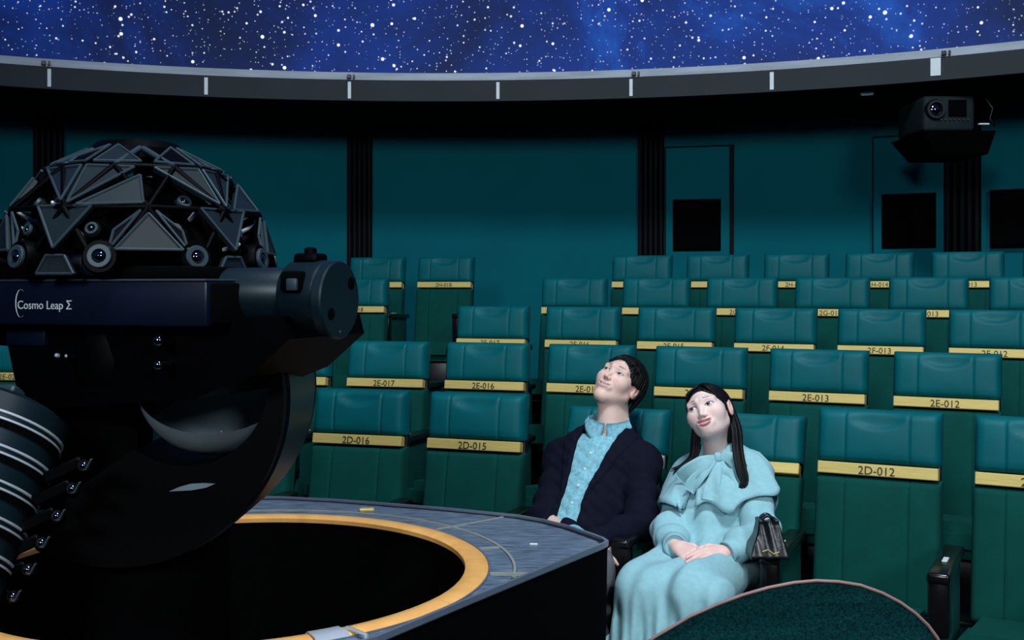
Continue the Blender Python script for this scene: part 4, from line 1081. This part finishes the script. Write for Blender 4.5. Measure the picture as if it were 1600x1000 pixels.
for t in (.86, .70, .53, .36, .2):
    lo_, hi_ = .05, .3
    base = pel + TM @ V3(-.0, 0, TL * t); fw = TM[:, 1]
    for _ in range(30):
        mid_ = (lo_ + hi_) / 2
        if shirt_f((base + fw * mid_)[None])[0] < 0: lo_ = mid_
        else: hi_ = mid_
    b_ = Vector(base + fw * (lo_ + .001))
    MB().lathe(b_, Vector(fw), [(-.002, .006), (.002, .006), (.003, .004)], 12).build('shirt_button', M['label_white'], man, smooth=50)
tv, tf = polygonise(lambda p: legs_m(p, .004) + .004 * np.sin(p[:, 2] * 60 + p[:, 0] * 30), np.minimum.reduce([anL, pel - .25, knL, knR]) - .12, np.maximum.reduce([pel, anR, knR]) + .25, .009)
np_object('trousers', [(tv, tf)], GREYT, man)
for a_ in (anL, anR):
    z0 = .0
    pv, pf = polygonise(lambda p: smax(smin(cap(p, V3(a_[0], a_[1], .07), V3(a_[0] - .02, a_[1] - .02, .05), .05), ell(p, V3(a_[0] - .06, a_[1] - .09, .035), (.05, .12, .05), None), .03), -(p[:, 2] - .003), .004), V3(a_[0] - .25, a_[1] - .3, -.02), V3(a_[0] + .2, a_[1] + .2, .2), .008)
    np_object('shoe', [(pv, pf)], M['black_plastic'], man)
MB().lathe(Vector(hL + (hL - eL) * .04), Vector(hL - eL), [(0, .040), (.004, .046), (.024, .046), (.028, .040)], 20).build('watch_strap', M['black_plastic'], man, smooth=40)
MB().lathe(Vector(hL - (hL - eL) * .06), Vector(hL - eL), [(0, .048), (.0, .052), (.045, .050), (.046, .046)], 20).build('shirt_cuff', SHIRT, man, smooth=40)

# ------------------------------------------------------------------ the woman
wom = tag(empty('person', (.68, 4.0, 0)), 'person in a pale blue bow dress with clasped hands, smiling upwards', 'person')
kw = 1.08
HW_ = frame_head(18, 30, -22)
eye_w = PN(1095, 635, 4.22); hcw = eye_w - HW_[:, 1] * .084 * kw
nbw = PN(1120, 712, 4.32); nbw_b = nbw + V3(.015, .05, .0)
sL, sR = PN(1083, 740, 4.44), PN(1178, 737, 4.27)
pw_ = PN(1110, 880, 4.22)
wL, wR = PN(1046, 832, 4.22), PN(1188, 834, 4.06)             # elbows
aL, aR = PN(1054, 851, 4.03), PN(1138, 862, 3.97)             # wrists
to_w = lambda p: (p - hcw) @ HW_ / kw
def wom_head(p):
    d = face_sdf(to_w(p), True) * kw
    jb = hcw + HW_ @ V3(0, -.020, -.060) * kw; jf = hcw + HW_ @ V3(0, .008, -.070) * kw
    d = smin(d, cap(p, jb, nbw_b, .046 * kw, .052 * kw), .022)
    return smin(d, cap(p, jf, nbw + V3(0, 0, -.01), .038 * kw, .042 * kw), .022)
wv, wf = polygonise(wom_head, hcw - .24, hcw + .2, .0017)
wcol = paint_face(to_w(wv), True, (-.0026, .0018))
DA_ = nrm(PN(1086, 872, 3.93) - aL); DB_ = nrm(PN(1080, 874, 3.885) - aR)
def hands_w(p):
    return np.minimum(hand_sdf(p, aL + DA_ * .012, DA_ + V3(0, 0, -.0), V3(-.1, -.75, .7), V3(.6, .3, .7), kw * .86, (14, 26, 20), .06),
                      hand_sdf(p, aR + DB_ * .012, DB_, V3(.05, -.72, .72), V3(.0, .3, .8), kw * .86, (10, 16, 14), .05))
gv, gf = polygonise(hands_w, np.minimum(aL, aR) - .15, np.maximum(aL, aR) + .15, .0022)
TW, TWL = torso_frame(sL, sR, pw_, (sL + sR) / 2 * .5 + nbw * .5)
def torso_w(p, g=0.0):
    q = (p - pw_) @ TW
    d = ell(q, (0, -.005, TWL * .68), (.150 + g, .110 + g, .22 + g))
    d = smin(d, ell(q, (0, .012, TWL * .26), (.150 + g, .125 + g, .19 + g)), .09)
    d = smin(d, cap(p, sL, sR, .058 + g), .06)
    qa = q.copy(); qa[:, 0] = np.abs(qa[:, 0]); d = smin(d, sph(qa, (.060, .058, TWL * .64), .048 + g), .06)
    return smin(d, cap(p, (sL + sR) / 2 + V3(0, .02, 0), nbw_b, .070 + g, .046 + g * .6), .05)
kL, kR = PN(1012, 925, 3.92), PN(1094, 932, 3.80)
fL, fR = kL + V3(-.06, -.04, -.46), kR + V3(-.08, -.04, -.46)
def legs_w(p, g=0.0):
    d = smin(chain(p, [pw_ + V3(-.08, .02, -.03), kL, fL], [.095 + g, .062 + g, .042 + g], .05), chain(p, [pw_ + V3(.08, -.02, -.03), kR, fR], [.095 + g, .062 + g, .042 + g], .05), .04)
    return smin(d, ell(p, pw_, (.17 + g, .14 + g, .12 + g)), .06)
def under_w(p): return smin(smin(torso_w(p, -.012), legs_w(p, -.012), .05), smin(chain(p, [sL, wL, aL], [.040, .034, .022]), chain(p, [sR, wR, aR], [.040, .034, .022]), .01), .03)
uv2, uf2 = polygonise(under_w, np.minimum.reduce([kL, fL, sL, wL]) - .15, np.maximum.reduce([sR, pw_, wR, nbw]) + .2, .010)
np_object('body', [(wv, wf), (gv, gf), (uv2, uf2)], SKIN, wom, np.concatenate([wcol, np.tile(np.array(SKIN_F) * np.array((.96, .84, .82)), (len(gv), 1)), np.tile(np.array(SKIN_F), (len(uv2), 1))]))
DRESS = mat('pale_aqua_dress_cloth', srgb(146, 191, 199), .75, var=.06, scale=50, bump=.12, bscale=500, spec=.25, sheen=.1)
# dress: bodice, bishop sleeves, long skirt
hemz = .10
def skirt_f(p):
    x, y, z = p.T
    d = smin(chain(p, [pw_ + V3(-.07, .0, .01), kL + V3(0, 0, .0)], [.115, .100], .05), chain(p, [pw_ + V3(.07, -.02, .01), kR], [.115, .098], .05), .07)
    d = smin(d, ell(p, pw_ + V3(0, .0, .02), (.18, .15, .13)), .07)
    ML = kL + V3(-.055, -.02, -.42); MR = kR + V3(.05, -.02, -.42)
    dr = smin(smin(cap(p, kL, ML, .098, .13), cap(p, kR, MR, .098, .13), .07), smin(cap(p, (kL + kR) / 2 + V3(.02, .12, -.02), (ML + MR) / 2 + V3(.04, .10, 0), .10, .16), cap(p, (kL + kR) / 2, (ML + MR) / 2 + V3(0, -.03, 0), .092, .14), .06), .06)
    d = smin(d, dr, .05)
    below = np.clip((np.maximum(kL[2], kR[2]) + .03 - z) / .22, 0, 1)
    u = (x - y * .35)
    d = d + below * (.014 * np.sin(u * 62 + 1.2 * np.sin(z * 9)) + .007 * np.sin(u * 131 + 2 + z * 6))
    lapw = np.clip(1 - below, 0, 1) * np.clip((z - .45) / .1, 0, 1)
    a_ = nrm((kL + kR) / 2 - pw_); s_ = (p - pw_) @ a_; cx_ = (p - pw_) @ nrm(kR - kL)
    d = d + lapw * (.010 * np.sin(cx_ * 48 + s_ * 9 + .6) * np.clip(s_ / .2, 0, 1.2) + .012 * np.exp(-(cx_ / .035) ** 2) * np.clip(s_ / .15, 0, 1))
    return smax(d, hemz - z, .01)
def dress_f(p):
    q = (p - pw_) @ TW; x, y, z = q.T
    b = torso_w(p, .008) + .003 * np.sin(x * 70 + z * 14) * np.clip((.34 - z / 1.0) / .2, 0, 1) * (y > 0)
    b = b + .004 * np.exp(-((z - TWL * .47) / .006) ** 2)                                  # waist seam
    b = smax(b, z - (TWL + .012), .008)
    b = smin(b, skirt_f(p), .03)
    def sleeve(S0, E0, W0):
        a1_ = nrm(E0 - S0); a2_ = nrm(W0 - E0)
        t1 = (p - S0) @ a1_; t2 = (p - E0) @ a2_
        f_ = .006 * np.sin(t1 * 62 + p[:, 0] * 20) + .0055 * np.sin(t2 * 74 + p[:, 2] * 30)
        d = chain(p, [S0, E0, E0 * .35 + W0 * .65], [.058, .062, .056], .04) + f_
        d = smin(d, cap(p, E0 * .40 + W0 * .60, W0 - a2_ * .01, .052, .036), .02)
        return smax(d, (p - W0) @ a2_ - .002, .004)
    return smin(b, np.minimum(sleeve(sL, wL, aL), sleeve(sR, wR, aR)), .012)
dv, df = polygonise(dress_f, np.minimum.reduce([kL, fL, sL, wL]) - .26, np.maximum.reduce([sR, pw_, wR, nbw]) + .22, .0062)
np_object('dress', [(dv, df)], DRESS, wom)
for W0, E0 in ((aL, wL), (aR, wR)):
    a2_ = nrm(W0 - E0); MB().lathe(Vector(W0 - a2_ * .050), Vector(a2_), [(0, .036), (.0, .043), (.004, .0455), (.058, .042), (.060, .038), (.052, .036)], 28).build('cuff', DRESS, wom, smooth=50)
# capelet draped over the shoulders
def drape(p, off, it=7):
    p = p.copy()
    for _ in range(it):
        f = under_cape(p) - off; e = 1e-3
        g_ = np.stack([under_cape(p + V3(*[e if i == j else 0 for j in range(3)])) - under_cape(p) for i in range(3)], 1) / e
        p = p - np.clip(f, -.05, .05)[:, None] * g_ / np.maximum((g_ ** 2).sum(1), .3)[:, None]
    return p
def under_cape(p): return smin(torso_w(p, .010), smin(chain(p, [sL, wL], [.060, .060], .03), chain(p, [sR, wR], [.060, .060], .03), .02), .03)
U_ = TW[:, 2]; Xw = TW[:, 0]; Yw = TW[:, 1]
def cape_piece(a0, a1, hem, nA=44, nS=16):
    A_ = np.linspace(a0, a1, nA); pts = []; offs = []
    for i, a in enumerate(A_):
        out_ = Xw * math.sin(a) * 1.0 + Yw * math.cos(a) * .80
        L_ = hem(a)
        for s in np.linspace(0, 1, nS):
            ss = s * L_
            pts.append(nbw_b * .55 + nbw * .45 + out_ * (.058 + ss * (.92 - .55 * abs(math.cos(a)))) - U_ * (-.012 + ss * ss * (1.3 + 2.0 * abs(math.cos(a))) + ss * .34 * abs(math.cos(a))))
            offs.append(.005 + .026 * s ** 3 + .012 * s * s * math.sin(a * 9 + .7) + .003 * s * math.sin(a * 21))
    p = drape(np.array(pts), np.array(offs)); n_ = len(p)
    # thickness from an inner copy
    cen = (sL + sR) / 2 * .6 + pw_ * .4; inn = p - np.array([nrm(v - cen) for v in p]) * .0035
    fs = []
    for i in range(nA - 1):
        for j in range(nS - 1):
            b_ = i * nS + j; fs.append((b_, b_ + nS, b_ + nS + 1, b_ + 1)); fs.append((n_ + b_ + 1, n_ + b_ + nS + 1, n_ + b_ + nS, n_ + b_))
    rim_ = [(i * nS + nS - 1, (i + 1) * nS + nS - 1) for i in range(nA - 1)] + [(j, j + 1) for j in range(nS - 1)] + [((nA - 1) * nS + j, (nA - 1) * nS + j + 1) for j in range(nS - 1)]
    for a_, b_ in rim_: fs.append((a_, b_, n_ + b_, n_ + a_))
    return np.concatenate([p, inn]), fs
cl = cape_piece(-2.9, -.16, lambda a: .245 + .045 * math.sin(min(-a, 1.57)) ** 2 + .010 * math.sin(a * 9)); cr_ = cape_piece(.16, 2.9, lambda a: .225 + .065 * math.sin(min(a, 1.57)) ** 2 + .012 * math.sin(a * 9 + 1))
np_object('capelet', [cl], DRESS, wom); np_object('capelet', [cr_], DRESS, wom)
# stand collar, knot and bow tails
nxw = nrm(hcw - nbw_b); cc = (nbw + nbw_b) / 2
def wring(a, r, h_):
    e1 = nrm(np.cross(nxw, V3(0, 1, 0))); e1 = e1 if e1[0] > 0 else -e1; e2 = np.cross(e1, nxw); e2 = e2 if e2[1] < 0 else -e2
    return cc + (e1 * math.sin(a) + e2 * math.cos(a)) * r + nxw * h_
ang_ = np.linspace(-math.pi, math.pi, 40)
np_object('stand_collar', [strip([wring(a, .058 + .004 * math.cos(a), .020) for a in ang_], [.050] * 40, [wring(a, 1, 0) - cc for a in ang_], .006)], DRESS, wom)
kn = PN(1121, 716, 4.225)
nf = V3(-.35, -.9, .2)
bw = []
kv2, kf2 = polygonise(lambda p: ell(p, kn, (.020, .020, .024)) + .002 * np.sin(p[:, 0] * 400), kn - .05, kn + .05, .003); bw.append((kv2, kf2))
ruf = lambda t, u: .007 * math.sin(t * 7 + u * 2.5) * t + .006 * u * u * t
W_ = lambda *p: [PN(*q) for q in p]
for pth, wd in ((W_((1118, 716, 4.215), (1098, 724, 4.20), (1078, 738, 4.215), (1064, 750, 4.25)), (.030, .060, .070, .066)),
                (W_((1116, 718, 4.213), (1100, 736, 4.19), (1086, 752, 4.19), (1076, 766, 4.20)), (.024, .044, .052, .050)),
                (W_((1121, 722, 4.21), (1118, 742, 4.175), (1113, 762, 4.15), (1109, 782, 4.135)), (.026, .046, .058, .066)),
                (W_((1125, 722, 4.21), (1132, 738, 4.18), (1138, 756, 4.165), (1140, 772, 4.15)), (.026, .044, .056, .062)),
                (W_((1126, 714, 4.215), (1140, 716, 4.20), (1152, 724, 4.20), (1160, 736, 4.205)), (.028, .050, .060, .056))):
    p_ = bez(pth, 8); n_ = len(p_); ws = np.interp(np.linspace(0, 1, n_), np.linspace(0, 1, len(wd)), wd)
    bw.append(strip(p_, ws, [nf] * n_, .005, ruf))
np_object('bow', bw, DRESS, wom)
# hair: cap with side parting, and long strands
def wom_hair(p):
    q = to_w(p); x, y, z = q.T; az = np.arctan2(x, y + .02)
    d = ell(q, (0, -.024, .022), (.082, .106, .086)) + .0008 * np.sin(az * 60 + 4 * np.sin(z * 40)) + .0025 * np.exp(-((x - .012) / .004) ** 2) * (y > .0)
    d = smin(d, ell(q, (0, -.065, -.040), (.070, .058, .090)), .04)
    op = np.maximum((np.sqrt(((x + .002) / .060) ** 2 + ((z + .034) / (.094)) ** 2) - 1) * .060, .022 - y)
    d = smax(d, -op, .005)
    d = smax(d, -cap(np.c_[np.abs(x), y, z], (.080, .010, -.016), (.080, .03, -.05), .026, .02), .006)
    return smax(d, -(z + .12), .01) * kw
whv, whf = polygonise(wom_hair, hcw - .24, hcw + .22, .0032)
L2 = []
hp = lambda *a: hcw + HW_ @ V3(*a) * kw
for i in range(70):                                         # strands in front of the image-right shoulder
    j = V3(rnd.uniform(-.018, .018), rnd.uniform(-.012, .012), rnd.uniform(-.01, .01))
    L2.append(lock([hp(.068, -.045, .0) + j * .6, PN(1150, 672, 4.27) + j, PN(1153, 706, 4.20) + j, PN(1158, 734, 4.16) + j, PN(1163, 752, 4.145) + j * .8, PN(1157 + rnd.uniform(-4, 5), 768 + rnd.uniform(-10, 2), 4.14) + j * .5], .0058))
for i in range(44):                                         # strands on the image-left side
    j = V3(rnd.uniform(-.016, .016), rnd.uniform(-.01, .01), 0)
    L2.append(lock([hp(-.070, -.03, -.03) + j * .6, PN(1087, 688, 4.33) + j, PN(1084, 712, 4.31) + j, PN(1070, 726, 4.31) + j, PN(1056 + rnd.uniform(-5, 5), 738 + rnd.uniform(-6, 6), 4.31) + j * .8], .0058))
for s in (-1, 1):                                           # swept fringe strands down the temples
    for i in range(22):
        t = i / 21
        L2.append(lock([hp(.010 + s * .004, .050 - t * .04, .090 + t * .012), hp(s * (.036 + t * .012), .066 - t * .03, .066 + .010 * t), hp(s * (.060 + .008 * t), .046 - t * .03, .026), hp(s * (.069 + .006 * t), .012 - .02 * t, -.02 - .03 * (s < 0))], .0042 * kw))
np_object('hair', [(whv, whf)] + L2, HAIRM, wom)
for a_ in (fL, fR):
    pv, pf = polygonise(lambda p: smax(smin(cap(p, V3(a_[0], a_[1], .06), V3(a_[0] - .02, a_[1] - .02, .04), .038), ell(p, V3(a_[0] - .05, a_[1] - .08, .028), (.040, .10, .04)), .03), -(p[:, 2] - .003), .004), V3(a_[0] - .2, a_[1] - .25, -.02), V3(a_[0] + .15, a_[1] + .15, .15), .008)
    np_object('shoe', [(pv, pf)], M['black_plastic'], wom)

# ------------------------------------------------------------------ black handbag on the armrest beside her
bagc = V3(.905, 3.90, .722)
bag = tag(empty('handbag', tuple(bagc - V3(0, 0, .065))), 'small slouchy black leather handbag perched on the armrest beside the woman', 'bag')
LEATHER = mat('black_leather', srgb(12, 11, 15), .3, var=.15, scale=18, bump=.08, bscale=60, spec=.5)
def bag_f(p):
    q = p - bagc; x, y, z = q.T
    t = np.clip((z + .055) / .11, 0, 1); w = .058 * (1 - t) + .024 * t
    d = np.maximum(np.abs(x) - w, np.maximum(np.abs(y) - (.052 * (1 - t) + .018 * t), np.abs(z) - .055)) * .85 - .008
    return d + .003 * np.sin(x * 110 + z * 20) * (.4 + t)
bv, bf = polygonise(bag_f, bagc - .15, bagc + .15, .004)
np_object('bag_body', [(bv, bf)], LEATHER, bag)
for yo in (-.022, .022):
    c_ = [Vector(bagc + V3(.024 * math.cos(a), yo * .7, .050 + .030 * math.sin(a))) for a in np.linspace(-.15, math.pi + .15, 16)]
    MB().tube(c_, .0055, 8).build('handle', LEATHER, bag, smooth=60)
MB().tube([Vector(bagc + V3(-.030 + .02 * i, -.060 - .001 * i, -.036 + .008 * math.sin(i * 2.1))) for i in range(4)], .0022, 6).build('charm_chain', M['brass'], bag, smooth=60)
# small chrome catch on the seat beside the man's shoulder
c_ = P(1036, 722, 4.75)
sd = SEATS[('D', 14)]
lc = sd.matrix_world.inverted() if False else (Matrix.Translation(sd.location) @ Matrix.Rotation(sd.rotation_euler.z, 4, 'Z')).inverted()
MB().box(lc @ c_, (.014, .03, .055), None, .004, 2).build('seat_catch', M['chrome'], sd, smooth=40, world=False)
